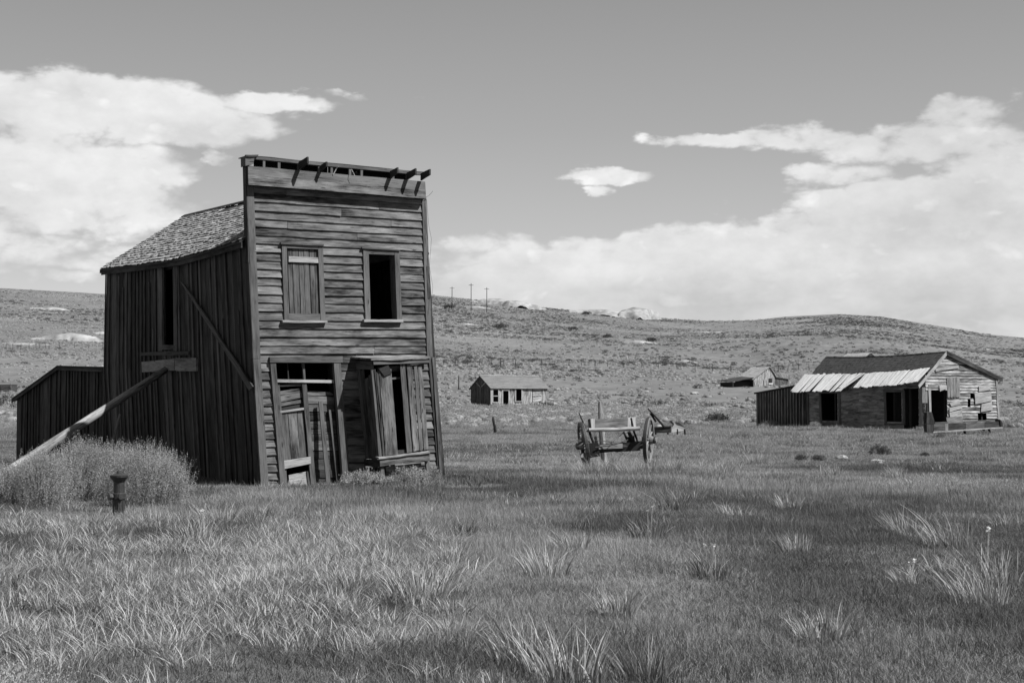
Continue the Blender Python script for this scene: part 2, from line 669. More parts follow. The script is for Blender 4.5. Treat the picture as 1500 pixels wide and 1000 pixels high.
make_ground()

# ------------------------------------------------------------------ mine tailings and bare spots on the slope
def mound(px, d, w, h, label, skew=0.0, mat='tailings_dirt', depth=None):
    """a low heap lying on the slope: w = width in m, h = height"""
    c = gpt(px, d)
    depth = depth or w * .6
    n, mrows = 46, 18
    t = np.linspace(-1, 1, n)
    q = np.linspace(-1, 1, mrows)
    Tn, Q = np.meshgrid(t, q)
    seed = int(px * 7 + d)
    X = c.x + Tn * w / 2
    Y = c.y + Q * depth / 2
    r0_ = np.sqrt(Tn ** 2 + Q ** 2)
    rr = r0_ + 1.15 * fbm2(Tn * 10 + seed, Q * 10, 4.5, 5, 5)
    edge_ = np.clip((.80 - rr) * 3.0, -.6, 1)
    prof = np.where(edge_ > 0, edge_ * (.35 + .65 * np.clip(1 - r0_, 0, 1)) * (1 + .7 * skew * Tn) * (1 + .15 * fbm2(Tn * 10 + seed, Q * 10, 6.0, 3, 6)), edge_)
    Z = zg(X, Y) + prof * h * (.9 if d > 800 else .6)
    vs = np.stack([X, Y, Z], -1).reshape(-1, 3) - np.array(c)
    i = np.arange(mrows - 1)[:, None] * n
    j = np.arange(n - 1)[None, :]
    fc = np.stack([i + j, i + j + 1, i + n + j + 1, i + n + j], -1).reshape(-1, 4)
    o = np_obj('tailings_mound', vs, fc, mat)
    o.location = c
    o['label'] = label
    o['category'] = 'mound'
    o['group'] = 'pale mine tailings on the hillside'
    o.data.polygons.foreach_set('use_smooth', [True] * len(o.data.polygons))
    return o


mound(928, 868, 40, 7.0, 'pale tailings heap with a peaked crest on the skyline right of the utility poles', .8)
mound(888, 872, 44, 4.2, 'long low pale tailings bank on the skyline between the dark bush and the peaked heap')
mound(757, 850, 34, 5.0, 'grey-white tailings slope on the skyline just right of the three utility poles')
mound(732, 862, 34, 4.4, 'small faint tailings heap on the skyline beside the shorter right-hand utility pole')
mound(702, 800, 14, 1.2, 'thin white streak of bare earth below the middle utility pole')
mound(938, 560, 20, 3.0, 'flat-topped pale mound halfway up the slope above the fence line')
mound(1035, 740, 22, .7, 'thin pale strip of bare ground high on the slope right of centre')
mound(686, 640, 10, 1.2, 'small pale bare patch beside dark scrub right of the leaning building roof')
mound(76, 700, 22, 2.2, 'oblong white tailings heap high on the far left slope')
mound(100, 470, 24, 4.2, 'largest white tailings heap on the left slope above the annex roof', .3)
mound(124, 500, 5, 1.9, 'small bright cone of tailings above the largest heap at the left')
mound(35, 430, 14, .7, 'thin pale bank of bare earth at the left edge below the tailings heaps')
mound(149, 520, 9, 1.3, 'grey bank of bare earth touching the leaning building rear corner')
mound(1445, 620, 3, .6, 'small white patch of stone on the far right slope')
mound(1008, 415, 9, .8, 'pale washed-out gully edge below the brow on the right')

# ------------------------------------------------------------------ the leaning two-storey building
Z3 = V((0, 0, 1))
U = V((.836, .549, 0)).normalized()         # along the front, left to right
N = V((U.y, -U.x, 0))                        # out of the front
W = -N                                       # along the side, to the rear
P0 = plane_hit(384, 713, V((0, 0, 0)), Z3)
WID, LEN = 4.0, 9.3

hotel = thing('leaning_building', 'tall weathered two-storey wooden building with false front leaning to one side, boarded door and bay', 'building', (P0.x, P0.y, 0))


def fp(px, py, off=0.0):
    return plane_hit(px, py, P0 + N * off, N)


def fq(name, pts, off, th, mat, parent, seg=None, jit=.004, **props):
    """board on the front given by the four corners of its outer face TL,TR,BR,BL; off = distance out from the wall"""
    offs = off if hasattr(off, '__len__') else [off] * 4
    P = [fp(x, y, o) for (x, y), o in zip(pts, offs)]
    mb = MB()
    mb.quad(*P, -N * th, seg, jit)
    return mb.build(name, mat, parent, **props)


def lerp(a, b, t):
    return a + (b - a) * t


def ip(v, xs, ys):
    return float(np.interp(v, xs, ys))


# --- front wall with clapboards
wallm = MB()
wallm.quad(fp(372, 262, -.10), fp(617, 284, -.10), fp(617, 345, -.10), fp(372, 330, -.10), W * .04, 6)
for xs in ((376, 392), (500, 514), (618, 640)):
    wallm.quad(fp(xs[0], 330, -.06), fp(xs[0] + 7, 330, -.06), fp(xs[1] + 9, 712, -.06), fp(xs[1], 712, -.06), W * .08, 4)
front = wallm.build('front_wall', 'dark_wood', hotel)

def xleft(y): return ip(y, [240, 275, 487, 520, 712], [368, 370.5, 377.5, 380, 392.5])
def xright(y): return ip(y, [260, 293, 490, 525, 706], [617, 618.5, 624.5, 628, 642])
def rmap(L): return ip(L, [262, 275, 487, 560, 712], [281, 293, 488, 559, 706])


holes = [  # y0, y1, xl(y0), xl(y1), xr(y0), xr(y1)
    (361, 468, 416, 419, 470, 474),
    (368, 466, 535, 539, 583, 587),
    (526, 720, 400, 414, 496, 510),
    (533, 662, 524, 537, 596, 606)]
ys = []
y = 268.0
while y < 716:
    ys.append(y)
    y += 12.45 + random.uniform(-.5, .5)
for k in range(len(ys) - 1):
    La, Lb = ys[k], ys[k + 1]
    Ra, Rb = rmap(La), rmap(Lb)
    ymid = (La + Lb) / 2
    xl, xr = xleft(ymid) + .3, xright(ymid) - .3
    cuts = []
    for (y0, y1, a0, a1, b0, b1) in holes:
        ym = (La + Ra) / 2 * .5 + (Lb + Rb) / 2 * .5
        if y0 - 3 < ym < y1 + 3:
            t = (ym - y0) / (y1 - y0)
            cuts.append((lerp(a0, a1, t), lerp(b0, b1, t)))
    segs = []
    cur = xl
    for a, b in sorted(cuts):
        segs.append((cur, a))
        cur = b
    segs.append((cur, xr))
    out = []
    for a, b in segs:   # butt joints in the long runs
        if b - a > 150 and random.random() < .55:
            c = random.uniform(a + 45, b - 45)
            out += [(a, c - .25), (c + .25, b)]
        else:
            out.append((a, b))
    for a, b in out:
        if b - a < 2:
            continue
        ya = lambda x: lerp(La, Ra, (x - xl) / (xr - xl))
        yb = lambda x: lerp(Lb, Rb, (x - xl) / (xr - xl)) + 1.5
        t1, t2 = random.uniform(-.5, .5), random.uniform(-.5, .5)
        lift = random.uniform(.030, .044)
        fq('clapboard', [(a, ya(a)), (b, ya(b)), (b, yb(b) + t2), (a, yb(a) + t1)], [.004, .004, lift, lift + random.uniform(-.005, .008)], .018, random.choice(['front_wood'] * 7 + ['front_dark', 'front_pale']), front, seg=max(2, int((b - a) / 18)), jit=.0045)

# --- corner boards
fq('corner_board', [(361, 243), (370.5, 243), (381.5, 525), (371, 525)], .05, .05, 'trim_wood', hotel)
fq('corner_board', [(371, 525.5), (381.5, 525.5), (394, 716), (383, 716)], .05, .05, 'trim_wood', hotel)
fq('corner_board', [(618, 288), (624.5, 288), (634, 523), (626, 523)], .05, .05, 'trim_wood', hotel)
fq('corner_board', [(628, 524), (638, 523), (653, 708), (643, 708)], .05, .05, 'side_wood', hotel)
fq('corner_board', [(625, 390), (628.5, 390), (630, 437), (627, 437)], .06, .04, 'side_wood', hotel)
fq('corner_board', [(633, 524), (636, 523), (648.5, 704), (645.5, 706)], .075, .024, 'trim_wood', hotel)

# --- cornice: fascia, open framing above it and the stubs of its brackets
corn = fq('cornice', [(363.5, 243), (623, 266), (624, 290), (364, 269)], [.10, .10, .17, .17], .03, 'trim_wood', hotel, 8)
fq('fascia_board', [(363.6, 256.6), (623.5, 278), (624, 291), (364, 270.5)], [.145, .145, .185, .185], .01, 'front_wood', corn, 8)
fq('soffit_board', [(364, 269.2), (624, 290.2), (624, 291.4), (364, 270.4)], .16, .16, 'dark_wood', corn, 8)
fq('top_rail', [(362, 228), (626, 253), (626, 257), (362, 232)], .10, .09, 'trim_wood', corn, 8)
fq('back_board', [(372, 233), (480, 242.5), (480, 254), (372, 246)], -.28, .02, 'dark_wood', corn, 6)
fq('back_board', [(481, 243.4), (597, 253.4), (597, 264), (481, 255)], -.28, .02, 'dark_wood', corn, 6)
fq('end_block', [(359.5, 228.5), (373, 229.5), (371, 241), (359.5, 243)], .12, .22, 'trim_wood', corn, 1)
fq('splinter_board', [(360, 227), (379, 226.5), (377.5, 229.5), (360, 229.5)], .14, .05, 'side_wood', corn, 3)
mb = MB()
a, b = fp(362, 228, .10), fp(626, 253, .10)
mb.quad(a - N * .42 + Z3 * .012, b - N * .42 + Z3 * .012, b + Z3 * .012, a + Z3 * .012, -Z3 * .012, 8, .006)
mb.build('cap_board', 'side_wood', corn)
for x in (387, 409, 438, 468, 486, 513, 530, 576, 597):
    yb = ip(x, [362, 626], [244, 267])
    yt = ip(x, [362, 626], [231, 256])
    fq('stud', [(x - 1.7, yt), (x + 1.7, yt), (x + 1.7, yb), (x - 1.7, yb)], .085, .04, 'trim_wood', corn, 1, .002)


def bracket(px, py, ln, hh, drop=0.0, rise=.05):
    """rafter stub sticking straight out of the cornice"""
    b = fp(px, py, .10)
    mb = MB()
    d = N * ln + Z3 * rise
    t = U * .035
    a = b - t * .5
    mb.quad(a + Z3 * hh, a + d + Z3 * (hh * .95), a + d - Z3 * drop, a - Z3 * .02, t, 2, .004)
    mb.build('bracket', 'dark_wood', corn)


for px, py, ln, hh in ((439, 247, .36, .13), (470, 250, .26, .09), (572, 260, .30, .12), (597, 262, .34, .12), (617, 263, .36, .12)):
    bracket(px, py, ln, hh)
mb = MB()
mb.tube([fp(515, 248, .15), fp(517, 252, .22), fp(520, 258, .24)], .006, 5)
mb.build('torn_strip', 'pale_wood', corn)
mb = MB()
mb.tube([fp(488, 256, .12), fp(493, 247, .14), fp(496, 244, .18)], .010, 5)
mb.build('torn_strip', 'pale_wood', corn)

# --- upper windows
def window(pl, name='window'):
    mb = MB()
    for q, off, th in pl:
        mb.quad(*[fp(x, y, off) for x, y in q], -N * th, None, .003)
    return mb


w1 = window([([(413, 357), (420, 357.5), (424, 469), (417, 469)], .06, .05), ([(466, 359.5), (473, 360), (477, 469), (470, 469)], .06, .05),
             ([(420.2, 357.5), (465.8, 359.5), (466, 365), (420.4, 363)], .06, .05)]).build('window', 'trim_wood', hotel)
fq('sill', [(414, 468.5), (479.5, 469), (480, 472.5), (414.5, 472.5)], .11, .10, 'pale_wood', w1, 3)
fq('drip_cap', [(411.5, 355), (474.5, 358), (474.5, 360), (411.5, 357)], .09, .08, 'trim_wood', w1, 3)
for i, (a, b) in enumerate(((421, 427), (428, 436.5), (437.5, 444), (444.6, 452), (453, 459.5), (460, 466))):
    yt = 362 + random.uniform(-1, 3) + i * .3
    dx = 4.0
    fq('shutter_board', [(a, yt), (b, yt), (b + dx, 468), (a + dx, 468)], .015 + random.uniform(0, .008), .02, 'panel_wood', w1)
fq('shutter_rail', [(423, 375.5), (469, 377), (469, 385), (423, 383.5)], .055, .03, 'pale_wood', w1)
fq('shutter_rail', [(423.5, 459), (470, 459.5), (470.5, 469), (424, 468)], .055, .03, 'trim_wood', w1)

w2 = window([([(532, 364), (540, 364.5), (543, 468), (535.5, 468)], .06, .05), ([(578, 366.5), (585, 367), (589, 468), (582, 468)], .06, .05),
             ([(540.2, 364.5), (577.8, 366.5), (578, 373.5), (540.4, 372)], .06, .05)]).build('window', 'trim_wood', hotel)
fq('sill', [(533.5, 467.5), (591, 468), (591, 471.5), (534, 471.5)], .11, .10, 'pale_wood', w2, 3)
fq('drip_cap', [(530.5, 362), (586.5, 365), (586.5, 367), (530.5, 364)], .09, .08, 'trim_wood', w2, 3)
# reveal of the open right window
rv = MB()
for (x0, y0, x1, y1) in ((578.2, 373, 582, 467),):
    a, b = fp(x0, y0, .05), fp(x1, y1, .05)
    rv.quad(a, a - N * .22, b - N * .22, b, U * .02, 3, .002)
rv.build('jamb', 'trim_wood', w2)

# --- door
door = window([([(396, 531), (404, 531), (419.5, 714), (411.5, 714)], .07, .09), ([(489, 531), (499, 531), (514, 716), (504, 716)], .07, .09),
               ([(395.5, 522.5), (502, 521.5), (502, 530.8), (395.5, 530.8)], .085, .10)]).build('door', 'trim_wood', hotel)
# jamb on the right that runs inwards
mb = MB()
mb.quad(fp(489, 531, .02), fp(489, 531, .02) - N * .30, fp(504, 716, .02) - N * .30, fp(504, 716, .02), U * .03, 4, .003)
mb.build('jamb', 'dark_wood', door)
fq('transom_bar', [(405, 555.5), (490, 556.5), (490.5, 560.5), (405.2, 559.5)], .01, .06, 'pale_wood', door)
fq('transom_bar', [(443, 531.5), (446, 531.5), (448, 556), (445, 556)], .0, .05, 'trim_wood', door)
fq('transom_bar', [(421, 531.5), (422.2, 531.5), (423.5, 556), (422.2, 556)], -.02, .03, 'dark_wood', door)
leaf = fq('door_leaf', [(405.5, 562), (409.5, 562), (421.5, 713), (417, 713)], -.03, .045, 'panel_wood', door)
fq('stile', [(442.5, 560), (449, 560), (463.5, 711), (456, 711)], -.02, .05, 'panel_wood', leaf)
fq('rail', [(410, 563), (442, 561), (442.5, 564.5), (410.3, 566.5)], -.035, .035, 'side_wood', leaf)
fq('rail', [(410.5, 602), (445, 597), (445.5, 600), (411, 605)], -.02, .04, 'pale_wood', leaf)
for (a, b, c, d2) in ((571, 567.5, 575, 574), (577, 574, 586, 582), (588, 585, 592, 589)):
    fq('broken_board', [(410, a + 2), (441.5, b), (443, d2), (411, c + 3)], -.07, .02, 'front_wood', leaf)
fq('broken_board', [(411, 594), (444, 589), (445, 597), (412, 601)], -.09, .02, 'dark_wood', leaf)
for i, (a, b, m) in enumerate(((411, 421, 'panel_wood'), (421.8, 434, 'front_wood'), (434.6, 444, 'panel_wood'))):
    fq('door_panel', [(a, 604 - i), (b, 603 - i), (b + 6, 672), (a + 6, 674)], -.05 - .006 * i, .02, m, leaf)
fq('cross_rail', [(416, 674.5), (455, 668.5), (455.5, 679), (416.5, 686.5)], .0, .04, 'pale_wood', leaf)
fq('kick_board', [(423, 695.5), (448, 690.5), (452, 716), (425, 718)], -.04, .02, 'pale_wood', leaf)
fq('kick_board', [(449, 690), (451.5, 690), (455, 713), (452, 713)], -.02, .03, 'side_wood', leaf)
# boards closing the right half of the doorway
yy = [569, 580, 592, 604, 616, 636, 645, 661, 672, 688, 700, 716]
for i in range(len(yy) - 1):
    a, b = yy[i], yy[i + 1] - .7
    x0 = ip(a, [560, 712], [448, 462])
    x1 = ip(a, [560, 712], [489, 504])
    fq('filler_board', [(x0, a + (3 if i == 0 else random.uniform(-1, 1))), (x1 - (6 if i == 0 else 0), a + (5 if i == 0 else random.uniform(-1, 1))), (x1 + 1, b), (x0 + 1, b + random.uniform(-1, 1))], -.10 - random.uniform(0, .02), .02,
       random.choice(['front_wood', 'panel_wood', 'side_wood', 'front_wood']), door)
fq('stile', [(482, 600), (485, 600), (497, 710), (494, 711)], -.04, .04, 'panel_wood', door)
fq('threshold', [(473, 709), (500, 708), (501, 713), (474, 714)], .06, .16, 'pale_wood', door)
# loose batten leaning in the doorway
lb = MB()
lb.quad(fp(467, 588, .0), fp(472.5, 586.5, .0), fp(485, 716, .12), fp(479, 716.5, .12), -N * .03, 4, .003)
stick = lb.build('loose_batten', 'trim_wood')
stick['label'] = 'thin loose wooden batten standing upright inside the doorway of the leaning building'
stick['category'] = 'batten'

# --- projecting bay with the boarded window
BO = .62
bay = MB()
def bq(pts, off, th, dirv=None, mb=None, jit=.004, seg=None):
    offs = off if hasattr(off, '__len__') else [off] * 4
    (mb or bay).quad(*[fp(x, y, o) for (x, y), o in zip(pts, offs)], (dirv or -N) * th, seg, jit)
bq([(556, 662), (628, 654), (629, 660), (557, 668)], BO - .02, .05)                     # bottom beam
bayo = bay.build('bay_window', 'side_wood', hotel)
def bb(name, pts, off, th, mat, dirv=None, jit=.004, seg=None):
    mb = MB()
    bq(pts, off, th, dirv, mb, jit, seg)
    return mb.build(name, mat, bayo)
# roof boards of the bay
mb = MB()
a, b, c, d2 = fp(514, 521.5, .03), fp(606, 519.5, .03), fp(631, 522.5, BO + .10), fp(544, 525.5, BO + .10)
mb.quad(a, b, c, d2, -Z3 * .035, 6, .008)
mb.build('bay_roof', 'grey_wood', bayo)
bb('bay_header', [(547, 528.5), (629, 525.5), (629.5, 530.5), (547.5, 534)], BO + .07, .03, 'trim_wood')
bb('bay_header', [(521, 528), (545, 529), (545, 541), (522, 540)], [.03, BO, BO, .03], .03, 'panel_wood', U)
# left cheek: boards from wall to front corner (in the shade)
lefts = [(0.02, 'panel_wood', 538), (.14, 'side_wood', 541), (.27, 'panel_wood', 553), (.41, 'panel_wood', 548), (.53, 'side_wood', 541)]
for i, (o0, m, yt) in enumerate(lefts):
    o1 = o0 + .115
    xa = lambda y, o: ip(y, [540, 670], [521, 534.5]) + (543.5 - 517) * (o / BO) * 1.0
    bb('cheek_board', [(xa(yt, o0), yt + 2), (xa(yt, o1), yt), (xa(672, o1), 671.5), (xa(672, o0), 672)], [o0, o1, o1, o0], .02, m, U)
bb('corner_post', [(544, 540), (550, 540), (562, 668), (555, 668)], BO, .05, 'trim_wood')
# uneven boards nailed over the opening
for (x0, x1, x2, x3, yt, yb, off, m) in (
        (550.5, 556, 560.5, 566, 545, 668, .02, 'panel_wood'), (555, 573, 583, 565, 541, 667, .035, 'front_wood'), (586, 593, 604, 596, 533, 663, .03, 'trim_wood'),
        (595.5, 603, 614, 606, 535, 661, .02, 'front_wood'), (606.5, 611, 620, 615, 537, 660, .028, 'panel_wood'), (612.5, 618, 628, 621.5, 537, 659, .015, 'front_wood')):
    bb('nailed_board', [(x0, yt), (x1, yt - 1), (x2, yb - 2), (x3, yb)], BO + off, .02, m, seg=5)
bb('window_head', [(553, 538), (621, 533), (621, 541), (553, 545)], BO - .05, .03, 'side_wood')
bb('sash_bar', [(574, 553), (594, 551.5), (594, 554), (574, 555.5)], BO - .06, .02, 'trim_wood')
bb('hanging_scrap', [(555, 540), (569, 535), (574, 546), (563, 551)], BO + .06, .02, 'dark_wood')
mb = MB()   # sill table
a, b = fp(555, 670, BO + .08), fp(630, 661, BO + .08)
mb.quad(a - N * .16 + Z3 * .02, b - N * .16 + Z3 * .02, b, a, -Z3 * .03, 5, .004)
mb.build('bay_sill', 'grey_wood', bayo)
bb('sill_apron', [(556.5, 672), (629, 663.5), (629.5, 673.5), (557, 682.5)], BO + .05, .03, 'front_wood')
bb('sill_apron', [(533, 672), (556, 673), (557, 684), (534, 682)], [.03, BO, BO, .03], .03, 'side_wood', U)
bb('support_leg', [(557.5, 683), (562.5, 682.5), (565, 714), (559.5, 714)], BO, .06, 'trim_wood')
bb('support_leg', [(624, 675), (629, 674.5), (632, 704), (627, 704)], BO, .06, 'trim_wood')
bb('support_leg', [(534, 684), (539, 684), (543, 712), (537, 712)], .06, .06, 'side_wood')
for i in range(4):
    y0 = 683 + i * 8
    bb('skirt_board', [(565, y0 + .5), (626, y0 - 7 + random.uniform(-1, 1)), (627, y0), (566, y0 + 7.5)], BO - .12 - i * .004, .02, random.choice(['front_wood', 'gable_board', 'panel_wood']))
for (x0, x1) in ((541, 547), (548, 556)):
    mb = MB()
    mb.quad(fp(x0, 684, BO * .3), fp(x1, 684, BO * .9), fp(x1 + 3, 714, BO * .9), fp(x0 + 3, 714, BO * .3), U * .02, 2, .004)
    mb.build('skirt_board', 'side_wood', bayo)

# --- side wall surface: leans with the front at one end, nearly upright at the rear
edge = [fp(x, y) for x, y in ((361, 228), (362.5, 345), (371, 520), (383.5, 713))][::-1]
E_h = [e.z for e in edge]
E_u = [(e - P0).dot(U) for e in edge]
PR = P0 + W * LEN
redge = [plane_hit(x, y, PR, W) for x, y in ((157, 390), (154, 540), (160, 690))][::-1]
R_h = [e.z for e in redge]
R_u = [(e - PR).dot(U) for e in redge]


def S(s, h, off=0.0):
    t = min(max(s / LEN, 0), 1)
    lu = ip(h, E_h, E_u) * (1 - t) + ip(h, R_h, R_u) * t
    return P0 + W * s + V((0, 0, h - P0.z)) + U * (lu - off)


def sinv(px, py, off=0.0):
    s, h = 4.0, 2.0
    for _ in range(25):
        p = S(s, h, off)
        x, y = project(p)
        e = .01
        x1, y1 = project(S(s + e, h, off))
        x2, y2 = project(S(s, h + e, off))
        a, b, c, d = (x1 - x) / e, (x2 - x) / e, (y1 - y) / e, (y2 - y) / e
        det = a * d - b * c
        dx, dy = px - x, py - y
        s += (d * dx - b * dy) / det
        h += (-c * dx + a * dy) / det
    return s, h


def sq(name, pts, off, th, mat, parent, seg=5, **props):
    P = [S(*sinv(x, y, off), off) for x, y in pts]
    mb = MB()
    mb.quad(*P, U * th, seg, .004)
    return mb.build(name, mat, parent, **props)


eav = [sinv(x, y) for x, y in ((362, 350), (320, 363), (270, 377), (210, 386), (158, 392))]
def eave(s): return ip(s, [e[0] for e in eav], [e[1] for e in eav])


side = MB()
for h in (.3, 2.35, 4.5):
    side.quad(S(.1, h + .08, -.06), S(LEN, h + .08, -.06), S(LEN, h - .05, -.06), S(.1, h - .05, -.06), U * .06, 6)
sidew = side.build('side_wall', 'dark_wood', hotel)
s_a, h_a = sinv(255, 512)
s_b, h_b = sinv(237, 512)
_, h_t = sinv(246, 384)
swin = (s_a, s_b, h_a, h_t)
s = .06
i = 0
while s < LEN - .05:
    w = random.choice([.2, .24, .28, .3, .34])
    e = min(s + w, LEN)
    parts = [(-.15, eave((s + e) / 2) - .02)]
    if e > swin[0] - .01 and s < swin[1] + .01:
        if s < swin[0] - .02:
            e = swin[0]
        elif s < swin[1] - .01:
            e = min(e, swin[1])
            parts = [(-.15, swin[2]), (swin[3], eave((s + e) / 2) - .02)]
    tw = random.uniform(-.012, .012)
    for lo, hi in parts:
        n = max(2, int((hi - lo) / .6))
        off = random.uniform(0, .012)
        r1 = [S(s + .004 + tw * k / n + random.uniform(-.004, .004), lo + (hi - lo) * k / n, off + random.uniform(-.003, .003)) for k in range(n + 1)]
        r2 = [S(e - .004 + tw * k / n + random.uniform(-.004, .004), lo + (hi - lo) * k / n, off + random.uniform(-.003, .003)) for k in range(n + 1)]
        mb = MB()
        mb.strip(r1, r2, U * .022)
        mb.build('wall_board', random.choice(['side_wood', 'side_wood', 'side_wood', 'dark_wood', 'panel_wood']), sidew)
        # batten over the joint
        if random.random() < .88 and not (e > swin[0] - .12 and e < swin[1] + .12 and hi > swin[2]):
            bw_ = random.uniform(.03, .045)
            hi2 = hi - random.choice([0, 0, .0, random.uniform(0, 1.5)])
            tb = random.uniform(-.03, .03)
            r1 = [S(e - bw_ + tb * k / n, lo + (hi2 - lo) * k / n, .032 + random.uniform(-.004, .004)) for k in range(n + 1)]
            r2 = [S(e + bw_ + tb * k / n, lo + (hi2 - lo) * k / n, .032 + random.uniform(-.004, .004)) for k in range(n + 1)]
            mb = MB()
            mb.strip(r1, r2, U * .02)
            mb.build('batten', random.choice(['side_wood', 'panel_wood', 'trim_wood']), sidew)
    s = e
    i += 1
sw = MB()
for q in ([(230.5, 388), (237, 388), (237.5, 514), (231, 514)], [(254, 390), (259.5, 390), (259, 514), (254, 514)], [(237.5, 505), (254, 505), (254, 512), (237.5, 512)]):
    sw.quad(*[S(*sinv(x, y, .05), .05) for x, y in q], U * .05, 4, .003)
swo = sw.build('side_window', 'panel_wood', hotel)
sq('jamb', [(237.5, 388), (241, 388), (241.5, 505), (237.8, 505)], -.06, .03, 'panel_wood', swo)
sq('header_board', [(221, 380), (271, 373), (271.5, 381.5), (221.5, 388)], .07, .03, 'panel_wood', hotel)
sq('brace_board', [(263, 411), (269, 416), (370, 566), (365, 572)][0:4], .10, .03, 'panel_wood', hotel)
sq('ledger_board', [(205, 516), (276, 514), (276, 520), (205, 521)], .07, .03, 'side_wood', hotel)
plate = sq('prop_plate', [(207, 530), (255, 525), (255, 542.5), (208, 545)], .08, .045, 'post_wood', hotel)
sq('prop_plate', [(256, 524.5), (287, 524), (287, 543.5), (256, 543)], .08, .045, 'post_wood', hotel)
# edge of the false front, seen from the side
mb = MB()
for (y0, y1, x0, x1) in ((243, 385, 361, 364.4), (385.5, 525, 365, 371)):
    a, b = fp(x0, y0, .05), fp(x1, y1, .05)
    mb.quad(a - U * .01, a - N * .16 - U * .01, b - N * .16 - U * .01, b - U * .01, U * .02, 4, .003)
mb.build('corner_return', 'side_wood', hotel)

# --- roof: sloped planes with shingle courses
RZ = 6.2
def ridge(s): return P0 + W * s + U * (WID / 2 + .0) + V((0, 0, ip(s, [0, 5, 9.4], [6.12, 6.14, 6.22]) - P0.z))
def rleft(s): 
    h = eave(min(max(s, 0), LEN))
    return S(min(max(s, 0), LEN), h) + W * (s - min(max(s, 0), LEN)) - U * .14 - Z3 * .04
def rright(s): return ridge(s) + (ridge(s) - rleft(s)).reflect(Z3) * -1 if False else rleft(s) + U * 4.1
mb = MB()
ss = np.linspace(.05, LEN + .12, 9)
mb.strip([rleft(x) for x in ss], [ridge(x) for x in ss], -Z3 * .04)
mb.strip([rright(x) for x in ss], [ridge(x) for x in ss], -Z3 * .04)
roof = mb.build('roof', 'side_wood', hotel)
sh = MB()
NC = 20
for c in range(NC):
    s = .06
    while s < LEN + .1:
        w = random.uniform(.09, .19)
        for t0, t1, L, R in ((c / NC, (c + 1.25) / NC, rleft, ridge),):
            up = (ridge(s) - rleft(s)).cross(W).normalized()
            if up.z < 0:
                up = -up
            j = random.uniform(-.012, .008)
            lo0, lo1 = rleft(s).lerp(ridge(s), t0 + j), rleft(s + w).lerp(ridge(s + w), t0 + j)
            hi0, hi1 = rleft(s).lerp(ridge(s), min(1.0, t1)), rleft(s + w).lerp(ridge(s + w), min(1, t1))
            k = random.uniform(.024, .04)
            if c > NC - 4 and s > 4.6 and s < 6.4 and random.random() < .8:
                continue
            sh.quad(lo0 + up * k, lo1 + up * k, hi1 + up * .008, hi0 + up * .008, -up * .012, 1, 0)
        s += w + .006
sh.build('shingles', 'shingle_wood', roof, kind='stuff')
mb = MB()
mb.strip([rleft(x) - Z3 * .02 + U * .03 for x in ss], [rleft(x) - Z3 * .13 + U * .03 for x in ss], U * .03)
mb.build('eave_board', 'side_wood', roof)
mb = MB()
mb.quad(rleft(LEN + .13) - Z3 * .0, ridge(LEN + .13), ridge(LEN + .13) - Z3 * .1, rleft(LEN + .13) - Z3 * .1, -W * .03, 4)
mb.build('barge_board', 'trim_wood', roof)
mb = MB()
mb.strip([ridge(x) + Z3 * -.01 - U * .09 for x in ss], [ridge(x) + Z3 * .045 for x in ss], -Z3 * .03)
mb.build('ridge_board', 'dark_wood', roof)
# right and rear walls (turned away from the road)
mb = MB()
k = 0
while k < 30:
    s0, s1 = LEN * k / 30, LEN * (k + 1) / 30
    a, b = rright(s0) - U * .14, rright(s1) - U * .14
    qa, qb = P0 + W * s0 + U * 3.85, P0 + W * s1 + U * 3.85
    mb.quad(a, b, V((qb.x, qb.y, -.15)), V((qa.x, qa.y, -.15)), -U * .025, 2, .003)
    k += 1
mb.build('far_wall', 'side_wood', hotel)
mb = MB()
for k in range(20):
    t0, t1 = k / 20, (k + 1) / 20
    def top(t):
        l, r, m_ = rleft(LEN) + U * .14, rright(LEN) - U * .14, ridge(LEN)
        return l.lerp(m_, t * 2) if t < .5 else m_.lerp(r, t * 2 - 1)
    a, b = top(t0), top(t1)
    mb.quad(a - Z3 * .05, b - Z3 * .05, V((b.x, b.y, -.15)), V((a.x, a.y, -.15)), -W * .025, 2, .002)
mb.build('rear_wall', 'side_wood', hotel)
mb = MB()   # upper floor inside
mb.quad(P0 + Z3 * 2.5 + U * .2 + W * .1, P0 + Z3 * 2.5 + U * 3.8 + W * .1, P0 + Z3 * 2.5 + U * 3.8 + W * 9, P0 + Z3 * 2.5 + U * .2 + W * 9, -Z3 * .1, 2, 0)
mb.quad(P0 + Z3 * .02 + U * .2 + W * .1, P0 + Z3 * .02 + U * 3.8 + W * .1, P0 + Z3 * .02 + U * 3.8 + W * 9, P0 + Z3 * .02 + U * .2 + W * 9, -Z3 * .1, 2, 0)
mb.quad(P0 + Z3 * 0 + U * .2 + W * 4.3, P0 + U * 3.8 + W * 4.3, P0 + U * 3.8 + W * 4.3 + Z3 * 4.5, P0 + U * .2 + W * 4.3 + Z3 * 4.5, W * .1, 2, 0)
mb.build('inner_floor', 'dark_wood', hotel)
# loose wire hanging off the right edge
mb = MB()
mb.tube([fp(x, y, .1) for x, y in ((625, 292), (628, 330), (632, 350), (629, 390), (634, 420), (631, 455))], .0035, 4)
mb.tube([fp(x, y, .1) for x, y in ((624, 289), (629, 286), (634, 280))], .005, 4)
mb.build('wire', 'iron', hotel)

